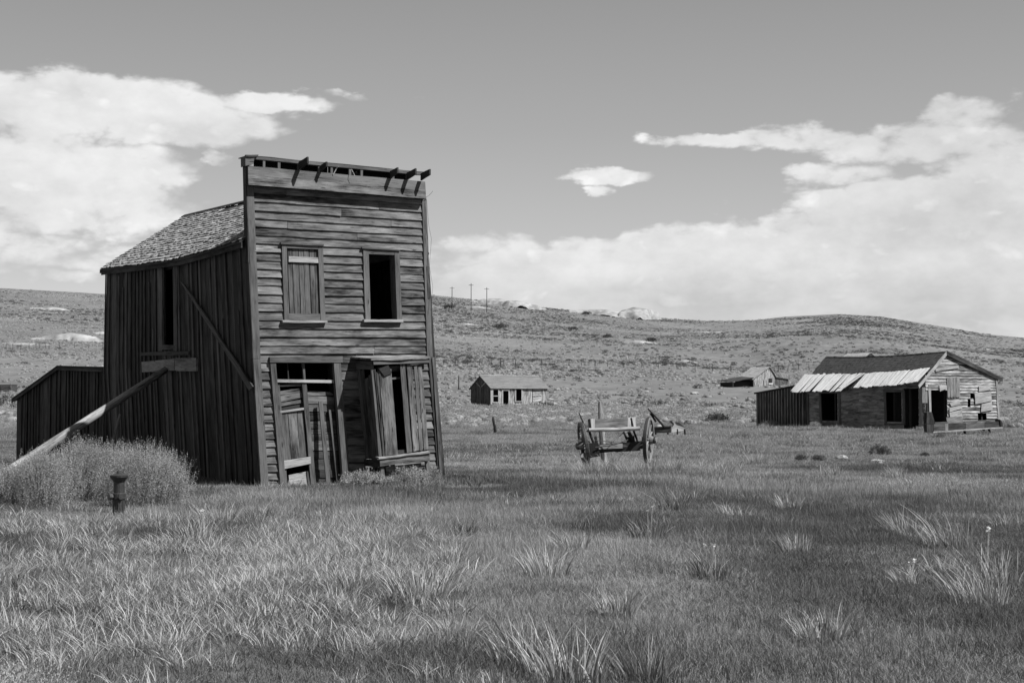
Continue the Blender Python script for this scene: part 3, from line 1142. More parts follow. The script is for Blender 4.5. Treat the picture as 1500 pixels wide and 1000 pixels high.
# --- rear annex
def asurf(s, h, off=0.0):
    return P0 + W * s + V((0, 0, h - P0.z)) - U * (off - .12)
def ainv(px, py):
    p = plane_hit(px, py, P0 + U * .12, U)
    return (p - P0).dot(W), p.z
prof = [ainv(*q) for q in ((155, 541), (90, 538), (25, 583))]
def atop(s): return ip(s, [q[0] for q in prof], [q[1] for q in prof])
s_end = prof[2][0]
mb = MB()
mb.quad(asurf(LEN, .4, -.05), asurf(s_end, .4, -.05), asurf(s_end, .3, -.05), asurf(LEN, .3, -.05), U * .05, 5)
mb.quad(asurf(s_end, atop(s_end), 0), asurf(s_end, atop(s_end), 0) + U * 3.2, asurf(s_end, -.3, 0) + U * 3.2, asurf(s_end, -.3, 0), -W * .03, 3)
mb.quad(asurf(LEN, 2.3, 0) + U * 3.2, asurf(s_end, atop(s_end), 0) + U * 3.2, asurf(s_end, -.3, 0) + U * 3.2, asurf(LEN, -.3, 0) + U * 3.2, -U * .03, 3)
annex = mb.build('annex_wall', 'side_wood', hotel)
s = LEN + .02
while s < s_end:
    w = random.choice([.2, .25, .3, .34])
    e = min(s + w, s_end)
    t0, t1 = atop(s), atop(e)
    mb = MB()
    off = random.uniform(0, .02)
    mb.quad(asurf(s + .004, t0, off), asurf(e - .004, t1, off), asurf(e - .004, -.3, off), asurf(s + .004, -.3, off), U * .022, 4, .004)
    mb.build('annex_board', 'side_wood', annex)
    if random.random() < .7 and e < s_end - .1:
        mb = MB()
        mb.quad(asurf(e - .035, t1 - .02, .045), asurf(e + .035, t1 - .02, .045), asurf(e + .035, -.3, .045), asurf(e - .035, -.3, .045), U * .02, 4, .004)
        mb.build('batten', 'side_wood', annex)
    s = e
mb = MB()
sp = [LEN, prof[1][0], s_end + .15]
e1 = [asurf(x, atop(min(x, s_end)) + .04 - (.06 if x > s_end else 0), .12) for x in sp]
mb.strip(e1, [q + U * 3.5 for q in e1], -Z3 * .05)
mb.strip([q + Z3 * .01 for q in e1], [q - Z3 * .11 for q in e1], U * .03)
mb.build('annex_roof', 'side_wood', hotel)

# ------------------------------------------------------------------ props holding the building up
top = S(*sinv(243, 541, .12), .12)
g0 = plane_hit(-22, 712, V((0, 0, 0)), Z3)
mb = MB()
g0.z = zg1(g0.x, g0.y) - .05
n = 12
mb.tube([g0.lerp(top, i / n) for i in range(n + 1)], [lerp(.115, .07, i / n) for i in range(n + 1)], 12, jit=.09)
pl = mb.build('prop_log', 'grey_wood', smooth=True)
pl['label'] = 'long weathered log propped diagonally against the side of the leaning building'
pl['category'] = 'prop log'
mb = MB()
a = plane_hit(165, 650, V((-7.9, 29.9, 0)), V((.3, -.95, 0)))
b = plane_hit(176, 606, V((-7.9, 29.9, 0)), V((.3, -.95, 0)))
base = a + (a - b).normalized() * 1.5
base = a + (a - b) * ((a.z + .05) / (b.z - a.z))
mb.tube([base, a, b], [.03, .03, .025], 8)
st = mb.build('leaning_stick', 'post_wood')
st['label'] = 'thin pale stick leaning behind the big sagebrush against the dark side wall'
st['category'] = 'stick'

# ------------------------------------------------------------------ fire hydrant
hb = plane_hit(174, 748, V((0, 0, 0)), Z3)
hb.z = zg1(hb.x, hb.y)
hyd = thing('fire_hydrant', 'small old dark iron fire hydrant with flared cap in front of sagebrush', 'hydrant', hb)
k = 1 / (F / hb.y)
mb = MB()
k *= 1.08
Rp = 7.5 * k
mb.lathe(hb, [(Rp * 1.25, -.05), (Rp * 1.25, .03), (Rp, .05), (Rp * .98, 22 * k), (Rp * 1.22, 23 * k), (Rp * 1.22, 30 * k), (Rp * .95, 31 * k), (Rp * .95, 45 * k)], 16)
mb.build('barrel', 'hydrant_iron', hyd, smooth=False)
for kk in range(8):
    a = kk * math.pi / 4 + .2
    m2 = MB()
    d = V((math.cos(a), math.sin(a), 0))
    m2.tube([hb + d * Rp + Z3 * .05, hb + d * Rp + Z3 * (22 * k)], .010, 5)
    m2.build('rib', 'hydrant_iron', hyd)
mb = MB()
mb.lathe(hb, [(Rp * .95, 45.2 * k), (Rp * 1.3, 49 * k), (Rp * 1.65, 52 * k), (Rp * 1.68, 54.5 * k), (Rp * 1.0, 56 * k), (Rp * .5, 57 * k)], 16)
cap = mb.build('cap', 'hydrant_iron', hyd)
mb = MB()
mb.lathe(hb + Z3 * (57.2 * k), [(Rp * .4, 0), (Rp * .35, 3.5 * k)], 5)
mb.build('operating_nut', 'hydrant_iron', cap)
mb = MB()
d = V((-.85, -.5, 0)).normalized()
mb.tube([hb + Z3 * (26 * k) + d * Rp, hb + Z3 * (26 * k) + d * Rp * 1.5, hb + Z3 * (26 * k) + d * Rp * 1.5, hb + Z3 * (26 * k) + d * Rp * 1.8], [Rp * .55, Rp * .55, Rp * .7, Rp * .65], 10)
mb.build('hose_nozzle', 'hydrant_iron', hyd)
mb = MB()
d = V((.5, -.85, 0)).normalized()
mb.tube([hb + Z3 * (26 * k) + d * Rp, hb + Z3 * (26 * k) + d * Rp * 1.45], [Rp * .5, Rp * .5], 8)
mb.build('hose_nozzle', 'hydrant_iron', hyd)

# ------------------------------------------------------------------ old wagon running gear
WD = 35.9
wv = V((0, 1, 0))
def wp(px, py, dd=0.0):
    return plane_hit(px, py, V((0, WD + dd, 0)), V((0, -1, 0)))
wg = thing('broken_wagon', 'broken wooden wagon frame with two spoked wheels standing in grass', 'wagon', (wp(900, 660).x, WD, zg1(wp(900, 660).x, WD)))
def wq(name, pts, dd, th, mat, par=None, seg=None):
    mb = MB()
    dds = dd if hasattr(dd, '__len__') else [dd] * 4
    mb.quad(*[wp(x, y, e) for (x, y), e in zip(pts, dds)], V((0, th, 0)), seg, .004)
    return mb.build(name, mat, par or wg)
def wt(name, pts, r, mat, par=None, sides=8):
    mb = MB()
    mb.tube([wp(*p) for p in pts], r, sides)
    return mb.build(name, mat, par or wg)
def wheel(c, axis, R, mat='post_wood'):
    mb = MB()
    mb.ring(c, axis, R, .09, .07, 36)
    wh = mb.build('wheel', mat, wg)
    mb = MB()
    mb.ring(c, axis, R + .014, .062, .013, 36)
    mb.build('tyre', 'iron', wh)
    ax = V(axis).normalized()
    mb = MB()
    mb.tube([c - ax * .16, c - ax * .10, c - ax * .02, c + ax * .06, c + ax * .15, c + ax * .20], [.07, .09, .11, .105, .075, .06], 14)
    mb.build('hub', 'post_wood', wh)
    mb = MB()
    mb.ring(c + ax * .15, ax, .088, .04, .02, 14)
    mb.ring(c - ax * .12, ax, .098, .04, .02, 14)
    mb.build('hub_band', 'iron', wh)
    a = ax.orthogonal().normalized()
    b = ax.cross(a)
    for k in range(12):
        th = 2 * math.pi * (k + .3) / 12
        d = a * math.cos(th) + b * math.sin(th)
        mb = MB()
        mb.tube([c + d * .08, c + d * .3, c + d * (R - .05)], [.026, .018, .022], 6)
        mb.build('spoke', mat, wh)
    return wh
def rimpoints(top, bot, lean_x, yaw): pass
# left wheel: nearly edge-on, leaning so its top tips outwards
R = .56
cl = wp(855, 652, -.1)
wheel(cl, V((-1, -.10, -.14)), R)
cr = wp(950, 644, .35)
wheel(cr, V((1, -.27, -.04)), R)
wt('axle', [(852, 659, -.1), (945, 652, .35)], [.075, .075], 'dark_wood')
wq('axle_beam', [(872, 654), (926, 647), (942, 649), (944, 655)][:4] if False else [(866, 652), (944, 645), (944, 656), (866, 665)], [-.05, .3, .3, -.05], .12, 'dark_wood', seg=4)
wq('bolster', [(868, 652.5), (912, 649), (912, 656), (868, 658.5)], [-.1, .1, .1, -.1], .14, 'post_wood', seg=3)
wt('cross_rail', [(862, 629.5, -.25), (900, 629, -.05), (937, 627, .12)], [.045, .05, .05], 'grey_wood')
wq('tail_board', [(871, 613.5), (921, 612.5), (921, 626), (871, 627)], [.5, .7, .7, .5], .03, 'post_wood')
wq('tail_board', [(865, 613), (871.5, 613), (871.5, 628), (866, 629)], .1, .03, 'pale_board')
wq('stake', [(861, 614), (865, 613), (867, 631), (863, 632)], -.05, .05, 'dark_wood')
wq('stake', [(919.5, 611.5), (924, 611), (924, 626), (919.5, 627)], .3, .04, 'pale_board')
wq('stake', [(925.5, 610.5), (931.5, 611), (931.5, 625), (926, 625)], .35, .04, 'pale_board')
wt('side_brace', [(862, 628, -.2), (866, 640, -.18), (873, 656, -.1)], .03, 'dark_wood')
wq('side_brace', [(868, 631), (872.5, 631), (877, 654), (873, 655)], -.05, .04, 'post_wood')
wt('side_brace', [(924.5, 612, .2), (928, 630, .2), (936, 652, .25)], .026, 'dark_wood')
wt('side_brace', [(913.5, 632, .2), (922, 652, .25)], .026, 'dark_wood')
wt('side_brace', [(921, 632, .2), (930, 652, .25)], .045, 'dark_wood')
wq('reach_block', [(918, 640), (929, 638), (931, 650), (919, 651)], .25, .12, 'dark_wood')
wt('iron_rod', [(872, 655, -.25), (900, 651, -.15), (920, 644, 0)], .014, 'iron', sides=6)
wt('iron_rod', [(893, 650, -.1), (914, 633, .1)], .009, 'iron', sides=5)
wt('iron_rod', [(872, 645, -.1), (900, 647, -.1)], .010, 'iron', sides=5)
wt('iron_rod', [(931, 615, .3), (937, 617, .3), (941, 622, .3)], .007, 'iron', sides=5)
wt('brake_lever', [(848, 604, -.2), (854, 618, -.15), (859, 630, -.1)], [.012, .018, .022], 'dark_wood')
wq('hound', [(857, 650), (876, 648), (879, 668), (862, 671)], -.2, .35, 'dark_wood')
wq('hound', [(900, 650), (938, 646), (938, 660), (902, 662)], .15, .3, 'dark_wood')
wq('foot_board', [(860, 652), (866, 651), (868, 664), (862, 666)], -.3, .04, 'dark_wood')
wt('crossbar', [(856, 630.5, -.1), (864, 630, -.12)], .035, 'post_wood')

def post(name, label, px, row_b, row_t, width, dd, lean=0, mat='post_wood', group=None, tilt2=0, shape=1.0):
    b = plane_hit(px, row_b, V((0, dd, 0)), V((0, -1, 0)))
    b.z = zg1(b.x, b.y) - .1
    t = plane_hit(px + lean, row_t, V((0, dd, 0)), V((0, -1, 0)))
    r = width / 2 * dd / F
    mb = MB()
    n = 6
    pts = [b.lerp(t, i / n) + V((random.uniform(-.2, .2) * r, 0, 0)) for i in range(n + 1)]
    mb.tube(pts, [r * lerp(1.15, .75 * shape, i / n) for i in range(n)] + [r * .45 * shape], 9, jit=.12)
    o = mb.build(name, mat)
    o['label'] = label
    o['category'] = 'post'
    if group:
        o['group'] = group
    return o


post('weathered_post', 'upright split-topped weathered post standing behind the broken wagon', 885, 656, 588, 9.0, 39.5, -7)
post('leaning_post', 'dark charred-looking post leaning left in the brush below the small cabin', 727, 634, 610, 4.6, 72, -5, 'dark_wood')
post('stub_post', 'tiny dark stump of a post right of the leaning post', 819, 632, 625, 2.6, 80, 0, 'dark_wood')
post('pipe_stub', 'short dark pipe stub with pale top in the short grass right of the leaning building', 781, 712, 702, 4, 28.5, 0, 'post_wood')
post('post_on_slope', 'lone dark post on the slope left of and above the small cabin', 672, 566, 549, 1.6, 250, 0, 'dark_wood')
post('slope_post', 'short pale post among brush above the small cabin', 733, 532, 524, 1.3, 330, 0, 'dark_wood')

# ------------------------------------------------------------------ small implement behind the wagon
ID = 47.0
def ipn(px, py, dd=0.0): return plane_hit(px, py, V((0, ID + dd, 0)), V((0, -1, 0)))
imp = thing('freight_sled', 'low wooden sled with raised pole and pale planks just right of the broken wagon', 'sled', (ipn(980, 633).x, ID, zg1(ipn(980, 633).x, ID)))
def iq(name, pts, dd, th, mat):
    mb = MB()
    dds = dd if hasattr(dd, '__len__') else [dd] * 4
    mb.quad(*[ipn(x, y, e) for (x, y), e in zip(pts, dds)], V((0, th, 0)), None, .004)
    return mb.build(name, mat, imp)
def it(name, pts, r, mat):
    mb = MB()
    mb.tube([ipn(*p) for p in pts], r, 7)
    return mb.build(name, mat, imp)
iq('side_box', [(957, 626), (983, 624), (983, 633.5), (957.5, 634)], 0, .05, 'side_wood')
iq('top_rail', [(957, 625), (983, 623.5), (983, 625.5), (957, 627)], -.02, .03, 'dark_wood')
iq('end_plank', [(984, 622), (1004, 627), (1003, 630), (984, 633.5)], [0, .2, .2, 0], .04, 'pale_wood')
iq('deck_plank', [(988, 618), (994, 618), (1004, 626.5), (984.5, 623)], [.1, .1, .3, .05], .04, 'grey_wood')
iq('deck_plank', [(963, 622), (970, 621), (972, 625), (963, 625.5)], .15, .05, 'pale_board')
it('pole', [(949, 598, .1), (962, 612, .05), (973, 625, 0)], [.022, .035, .04], 'dark_wood')
it('pole', [(953, 605, .1), (961, 617.5, .1)], [.04, .03], 'dark_wood')
it('lever', [(982.5, 616, 0), (987, 622, 0)], .025, 'dark_wood')
for x in (960, 978, 992, 1003):
    it('runner_leg', [(x, 628, .1), (x + .5, 636, .1)], .03, 'dark_wood')

# ------------------------------------------------------------------ long house on the right
HB = V((605 / F * 74, 74, .2))
G = V((.88, .475, 0)).normalized()          # along the gable wall, away to the right
LD = V((-G.y, G.x, 0))                       # along the long wall, to the rear left
NG = V((G.y, -G.x, 0))                       # out of the gable wall
NL = -G                                      # out of the long wall
house = thing('long_house', 'long single-storey shack with dark roof, broken pale eave planks and peeling gable', 'house', HB)
def gp(px, py, off=0.0): return plane_hit(px, py, HB + NG * off, NG)
def lp(px, py, off=0.0): return plane_hit(px, py, HB + NL * off, NL)
def mk(fn, nrm, name, pts, off, th, mat, par, seg=None, jit=.006, **kw):
    offs = off if hasattr(off, '__len__') else [off] * 4
    mb = MB()
    mb.quad(*[fn(x, y, o) for (x, y), o in zip(pts, offs)], -nrm * th, seg, jit)
    return mb.build(name, mat, par, **kw)
GW = 5.0
def roofz(g):  # height of the roof over the gable line
    return ip(g, [-.1, 1.38, GW + .1], [2.75, 4.05, 2.85])
# gable wall
mb = MB()
for g_ in (.1, 1.4, 2.6, 3.9, 4.9):
    c = HB + G * g_ - NG * .08
    zt = roofz(g_) - .05
    mb.quad(V((c.x, c.y, zt)), V((c.x, c.y, zt)) + G * .1, V((c.x, c.y, .0)) + G * .1, V((c.x, c.y, .0)), -NG * .1, 1, 0)
gable = mb.build('gable_wall', 'dark_wood', house)
nrow = 27
for r in range(nrow):
    z0, z1 = .15 + r * .145, .15 + (r + 1) * .145 + .02
    # extent of the wall at this height
    gl, gr = 0.0, GW
    zm = (z0 + z1) / 2
    if zm > 2.85:
        gl = 1.38 * (zm - 2.8) / (4.05 - 2.8)
        gr = GW - (GW - 1.38) * (zm - 2.85) / (4.05 - 2.85)
    if zm > 2.55 and zm <= 2.85:
        gl = .0
    cuts = []
    if zm < 2.25:
        cuts.append((.02, 1.45))
    if .65 < zm < 1.0:
        cuts.append((3.55, 4.15))
    if 1.25 < zm < 1.75:
        cuts.append((2.85, 3.05))
    if 1.75 < zm < 2.0:
        cuts.append((3.05, 3.3))
    cur = gl
    segs = []
    for a, b in sorted(cuts):
        segs.append((cur, a))
        cur = b
    segs.append((cur, gr))
    for a, b in segs:
        if b - a < .12:
            continue
        tt = random.uniform(-.02, .02)
        lo = random.uniform(.025, .05)
        mb = MB()
        A = HB + G * a + NG * .005
        B = HB + G * b + NG * .005
        mb.quad(V((A.x, A.y, z1)), V((B.x, B.y, z1)), V((B.x, B.y, z0)) + NG * lo, V((A.x, A.y, z0 + tt)) + NG * lo, -NG * .02, None, .006)
        mb.build('clapboard', random.choice(['gable_board', 'gable_board', 'grey_wood', 'front_pale']), gable)
gk = lambda name, pts, off, th, mat, **kw: mk(gp, NG, name, pts, off, th, mat, gable, **kw)
for (x0, x1, t) in ((1387.5, 1391.5, 553), (1392, 1396, 554), (1396.5, 1400, 553), (1400.5, 1405.5, 552)):
    gk('patch_board', [(x0, t), (x1, t), (x1 + 1, 581), (x0 + 1, 582)], .07, .02, 'post_wood')
for pts in ([(1434, 565), (1451, 563), (1451, 571), (1434, 573)], [(1428, 576), (1452, 573), (1453, 587), (1429, 592)], [(1438, 592), (1453, 588), (1454, 600), (1437, 603)], [(1376, 564), (1387, 564), (1387, 569), (1377, 573)],
            [(1391, 590), (1406, 586), (1407, 592), (1394, 595)], [(1391, 597), (1408, 593), (1410, 598), (1391, 603)], [(1391, 604), (1409, 600), (1410, 612), (1392, 612)], [(1370, 540), (1404, 535), (1405, 538.5), (1371, 544)]):
    gk('patch_board', pts, .09, .02, 'pale_wood')
gk('corner_board', [(1458.5, 553), (1461.5, 553), (1465, 616), (1462, 616)], .06, .04, 'grey_wood')
gk('door_post', [(1360, 568), (1363.5, 568), (1364.5, 607), (1361.5, 607)], .05, .05, 'pale_wood')
gk('lintel', [(1360, 563.5), (1378, 562.5), (1378, 568), (1360, 568.5)], .05, .04, 'post_wood')
mk(lp, NL, 'corner_post', [(1345.5, 566), (1350, 566), (1352, 628), (1347.5, 628)], .05, .08, 'post_wood', house)
gk('side_panel', [(1351, 567), (1359, 567), (1359, 590), (1351, 590)], .02, .03, 'post_wood')
# roof edge boards on the gable
a1 = HB + G * 1.38 + NG * .12
pk = V((a1.x, a1.y, 4.14))
l1 = HB + G * -.55 + NG * .12
l1.z = 2.42
r1_ = HB + G * (GW + .25) + NG * .12
r1_.z = 2.80
mb = MB()
mb.quad(l1, pk, pk - Z3 * .2 + G * .02, l1 - Z3 * .16 + G * .05, -NG * .03, 4, .01)
mb.build('barge_board', 'pale_wood', house)
mb = MB()
mb.quad(pk + Z3 * .03, r1_ + Z3 * .03, r1_ - Z3 * .17, pk - Z3 * .2, -NG * .03, 5, .006)
mb.build('barge_board', 'side_wood', house)
# long wall
HL = 9.08
mb = MB()
for s_ in np.linspace(0, HL, 9):
    c = HB + LD * float(s_) - NL * .08
    mb.quad(V((c.x, c.y, 2.6)), V((c.x, c.y, 2.6)) + LD * .1, V((c.x, c.y, 0)) + LD * .1, V((c.x, c.y, 0)), -NL * .08, 1, 0)
longw = mb.build('long_wall', 'dark_wood', house)
def ls(px): return (plane_hit(px, 600, HB, NL) - HB).dot(LD)
opn = [(ls(1227), ls(1203), .5, 2.35), (ls(1321), ls(1298), .5, 2.15), (ls(1346), ls(1324), -1, 2.3)]
r = 0
z0 = .05
while z0 < 2.7:
    z1 = z0 + .17
    zm = (z0 + z1) / 2
    cuts = [(a, b) for a, b, lo, hi in opn if lo < zm < hi]
    cur = .0
    segs = []
    for a, b in sorted(cuts):
        segs.append((cur, a))
        cur = b
    segs.append((cur, HL))
    for a, b in segs:
        while b - a > .1:
            c = b if b - a < 3.4 else a + random.uniform(2.0, 3.2)
            A, B = HB + LD * (c - .004), HB + LD * (a + .004)
            lo = random.uniform(.02, .045)
            mb = MB()
            mb.quad(V((A.x, A.y, z1 + .01)), V((B.x, B.y, z1 + .01)), V((B.x, B.y, z0)) + NL * lo, V((A.x, A.y, z0)) + NL * lo, -NL * .02, None, .005)
            mb.build('clapboard', 'grey_wood', longw)
            a = c
    z0 = z1
lk = lambda name, pts, off, th, mat, par=longw, **kw: mk(lp, NL, name, pts, off, th, mat, par, **kw)
for (x0, x1, yt, yb) in ((1202, 1227.5, 576, 619), (1297, 1321.5, 574, 619.5)):
    wn = mk(lp, NL, 'window', [(x0 - 3, yt - 3), (x0, yt - 3), (x0 + 1.5, yb), (x0 - 1.5, yb)], .05, .05, 'trim_wood', house)
    lk('frame', [(x1, yt - 3), (x1 + 3, yt - 3), (x1 + 4, yb), (x1 + 1, yb)], .05, .05, 'trim_wood', wn)
    lk('frame', [(x0, yt - 3.5), (x1, yt - 3.5), (x1, yt), (x0, yt)], .05, .05, 'trim_wood', wn)
    lk('sill', [(x0 - 2, yb + .2), (x1 + 4, yb + .2), (x1 + 4, yb + 2.5), (x0 - 2, yb + 2.5)], .07, .06, 'trim_wood', wn)
lk('corner_board', [(1181, 577), (1184, 577), (1185, 628), (1182, 628)], .06, .05, 'trim_wood', house)
# roof
def rp(s_, g, dz=0):   # along the long direction, across
    p = HB + LD * s_ + G * g
    sag = -.10 * math.sin(max(0, min(1, s_ / HL)) * math.pi)
    tl = ip(s_, [0, HL], [0, -.28]) * ip(g, [-.7, 1.38], [1, 0])
    return V((p.x, p.y, ip(g, [-.7, 1.38, GW + .3], [2.38, 4.08, 2.78]) + sag + tl + dz))
sl = np.linspace(-.1, HL, 8)
mb = MB()
mb.strip([rp(x, .12) for x in sl], [rp(x, 1.38) for x in sl], -Z3 * .05)
mb.strip([rp(x, GW + .25) for x in sl], [rp(x, 1.38) for x in sl], -Z3 * .05)
hroof = mb.build('roof', 'dark_shingle', house)
sh = MB()
for c in range(11):
    s_ = -.1
    while s_ < HL:
        w = random.uniform(.1, .22)
        g0_, g1_ = lerp(.1, 1.38, c / 11), lerp(.1, 1.38, min(1, (c + 1.25) / 11))
        k = random.uniform(.018, .024)
        sh.quad(rp(s_, g0_, k), rp(s_ + w, g0_, k), rp(s_ + w, g1_, .012), rp(s_, g1_, .012), -Z3 * .012, 1, 0)
        s_ += w + .005
sh.build('shingles', 'dark_shingle', hroof, kind='stuff')
mb = MB()
mb.strip([rp(x, 1.36, .07) for x in sl], [rp(x, 1.46, .07) for x in sl], -Z3 * .02)
mb.build('ridge_board', 'dark_wood', hroof)
# pale eave planks, fanned and uneven
s_ = -.05
i = 0
while s_ < HL + .35:
    w = random.uniform(.18, .31)
    t_ = s_ / HL
    down = -.55 if t_ < .55 else -.68
    skew = 0.05 if t_ < .5 else random.uniform(.05, .25)
    down += random.uniform(-.06, .06)
    if .50 < t_ < .56:
        skew, down = .75, -.50
    if .56 < t_ < .60:
        s_ += .12
    mb = MB()
    a, b = s_ + .018, s_ + w - .018
    lf_ = random.uniform(0, .05)
    mb.quad(rp(b, .30 + random.uniform(-.06, .03), .06 + lf_), rp(a, .30, .06 + lf_), rp(a + skew, down, .02 + lf_), rp(b + skew, down + random.uniform(-.03, .03), .02 + lf_ + random.uniform(-.02, .03)), -Z3 * .025, 2, .004)
    mb.build('eave_plank', 'pale_board', hroof)
    s_ += w
    i += 1
# porch ceiling / rafters, rear walls, inside
mb = MB()
for s_ in np.linspace(0, HL, 12):
    mb.quad(rp(s_, .1, -.03), rp(s_ + .06, .1, -.03), rp(s_ + .06, -.45, -.03), rp(s_, -.45, -.03), -Z3 * .08, 1, 0)
mb.build('rafter', 'dark_wood', hroof)
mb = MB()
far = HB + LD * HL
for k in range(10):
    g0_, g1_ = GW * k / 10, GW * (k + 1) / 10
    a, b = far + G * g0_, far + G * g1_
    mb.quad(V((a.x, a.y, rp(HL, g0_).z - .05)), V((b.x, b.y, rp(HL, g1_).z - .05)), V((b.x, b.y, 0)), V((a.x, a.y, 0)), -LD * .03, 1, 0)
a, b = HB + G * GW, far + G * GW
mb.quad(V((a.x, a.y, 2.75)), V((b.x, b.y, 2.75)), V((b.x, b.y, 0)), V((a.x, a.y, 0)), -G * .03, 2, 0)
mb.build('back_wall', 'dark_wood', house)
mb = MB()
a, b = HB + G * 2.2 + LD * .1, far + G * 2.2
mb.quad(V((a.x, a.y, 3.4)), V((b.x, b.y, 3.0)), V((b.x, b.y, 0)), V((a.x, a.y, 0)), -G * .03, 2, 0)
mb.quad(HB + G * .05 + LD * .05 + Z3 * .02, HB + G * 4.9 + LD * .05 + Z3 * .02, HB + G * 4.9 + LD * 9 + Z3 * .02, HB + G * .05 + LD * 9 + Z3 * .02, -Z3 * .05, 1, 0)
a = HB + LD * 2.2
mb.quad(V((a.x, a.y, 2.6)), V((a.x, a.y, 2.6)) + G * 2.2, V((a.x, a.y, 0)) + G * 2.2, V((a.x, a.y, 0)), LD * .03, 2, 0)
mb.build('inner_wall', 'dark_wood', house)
# board shed on the far-left end
s1_, s2_ = HL + .02, (plane_hit(1110, 600, HB, NL) - HB).dot(LD)
mb = MB()
pA, pB = HB + LD * s1_, HB + LD * s2_
mb.quad(V((pA.x, pA.y, .5)), V((pB.x, pB.y, .5)), V((pB.x, pB.y, .4)), V((pA.x, pA.y, .4)), -NL * .1, 2, 0)
mb.quad(V((pB.x, pB.y, 2.05)), V((pB.x, pB.y, 2.05)) + G * 3, V((pB.x, pB.y, -.2)) + G * 3, V((pB.x, pB.y, -.2)), -LD * .03, 2, 0)
mb.quad(V((pA.x, pA.y, 2.4)) + G * 3, V((pB.x, pB.y, 2.05)) + G * 3, V((pB.x, pB.y, -.2)) + G * 3, V((pA.x, pA.y, -.2)) + G * 3, -G * .03, 2, 0)
shedw = mb.build('end_shed_wall', 'side_wood', house)
s_ = s1_
while s_ < s2_:
    w = random.uniform(.2, .3)
    e = min(s2_, s_ + w)
    za, zb = ip(s_, [s1_, s2_], [2.55, 2.06]), ip(e, [s1_, s2_], [2.55, 2.06])
    A, B = HB + LD * e + NL * .05, HB + LD * s_ + NL * .05
    mb = MB()
    mb.quad(V((A.x, A.y, zb)), V((B.x, B.y, za)), V((B.x, B.y, -.25)), V((A.x, A.y, -.25)), -NL * .02, 3, .006)
    mb.build('shed_board', 'side_wood', shedw)
    A, B = HB + LD * (e + .035) + NL * .08, HB + LD * (e - .035) + NL * .08
    mb = MB()
    mb.quad(V((A.x, A.y, zb - .03)), V((B.x, B.y, zb - .03)), V((B.x, B.y, -.25)), V((A.x, A.y, -.25)), -NL * .02, 3, .006)
    mb.build('batten', 'post_wood', shedw)
    s_ = e
mb = MB()
A, B = HB + LD * (s2_ + .15) + NL * .15, HB + LD * s1_ + NL * .15
mb.quad(V((A.x, A.y, 2.12)), V((B.x, B.y, 2.62)), V((B.x, B.y, 2.62)) + G * 3.2, V((A.x, A.y, 2.12)) + G * 3.2, -Z3 * .08, 2, .005)
mb.build('end_shed_roof', 'side_wood', house)

# ------------------------------------------------------------------ wagon bed in front of the long house
TD = V((.955, .296, 0)).normalized()
tb = plane_hit(1412, 636, V((0, 69.5, 0)), V((0, -1, 0)))
def tp(px, py, off=0.0): return plane_hit(px, py, tb + V((TD.y, -TD.x, 0)) * off, V((TD.y, -TD.x, 0)))
NT_ = V((TD.y, -TD.x, 0))
wb = thing('wagon_bed', 'low flat wagon bed with plank side lying in front of the peeling gable', 'wagon', V((tb.x, tb.y, zg1(tb.x, tb.y))))
def tk(name, pts, off, th, mat): return mk(tp, NT_, name, pts, off, th, mat, wb)
for (x0, x1, m) in ((1368, 1384, 'panel_wood'), (1384.5, 1389, 'post_wood'), (1389.5, 1414, 'side_wood'), (1414.5, 1442.5, 'panel_wood'), (1443, 1466, 'side_wood')):
    f0 = lambda x: ip(x, [1360, 1468], [621.5, 616.5])
    f1 = lambda x: ip(x, [1360, 1468], [633, 625.5])
    tk('side_plank', [(x0, f0(x0)), (x1, f0(x1)), (x1, f1(x1)), (x0, f1(x0))], random.uniform(0, .03), .05, m)
tk('bottom_rail', [(1359, 632.5), (1469, 625), (1469.5, 626.6), (1360, 634.2)], .08, .06, 'pale_wood')
tk('end_box', [(1358, 604), (1365, 603), (1370, 620.5), (1357.5, 621)], .1, .25, 'side_wood')
tk('end_box', [(1357.5, 621.5), (1367.5, 621), (1367.5, 633), (1358, 633)], .1, .25, 'side_wood')
tk('end_plate', [(1465, 614), (1469, 619), (1469, 625), (1466, 625)], .05, .4, 'dark_wood')
tk('loose_panel', [(1386, 611), (1409, 609.5), (1411, 618), (1388, 620)], -.35, .03, 'post_wood')
tk('floor_plank', [(1368, 619), (1466, 614.5), (1466, 616), (1368, 621)], -.6, .5, 'panel_wood')
for x, y in ((1382, 634), (1412, 632), (1440, 630), (1448, 630)):
    mb = MB()
    mb.tube([tp(x, y - 3, -.2), tp(x + 3, y + 7, -.2)], [.06, .05], 7)
    mb.build('leg', 'dark_wood', wb)

# ------------------------------------------------------------------ small cabins on the rise
class Cabin:
    def __init__(s, name, label, px, row, depth, ang):
        s.P = plane_hit(px, row, V((0, depth, 0)), V((0, -1, 0)))
        s.u = V((math.cos(ang), math.sin(ang), 0))
        s.n = V((s.u.y, -s.u.x, 0))
        s.o = thing(name, label, 'cabin', s.P)

    def f(s, px, py, off=0.0): return plane_hit(px, py, s.P + s.n * off, s.n)
    def g(s, px, py, off=0.0): return plane_hit(px, py, s.P - s.u * off, s.u)


def boards(mb, A, B, topf, botz, nrm, n, jit=.02, th=.03):
    """vertical boards between ground points A and B, topf(t) gives the height"""
    for k in range(n):
        t0, t1 = k / n, (k + 1) / n
        a, b = A.lerp(B, t0 + .002), A.lerp(B, t1 - .002)
        o = nrm * random.uniform(0, .05)
        mb.quad(V((a.x, a.y, topf(t0))) + o, V((b.x, b.y, topf(t1))) + o, V((b.x, b.y, botz)) + o, V((a.x, a.y, botz)) + o, -nrm * th, 1, 0)


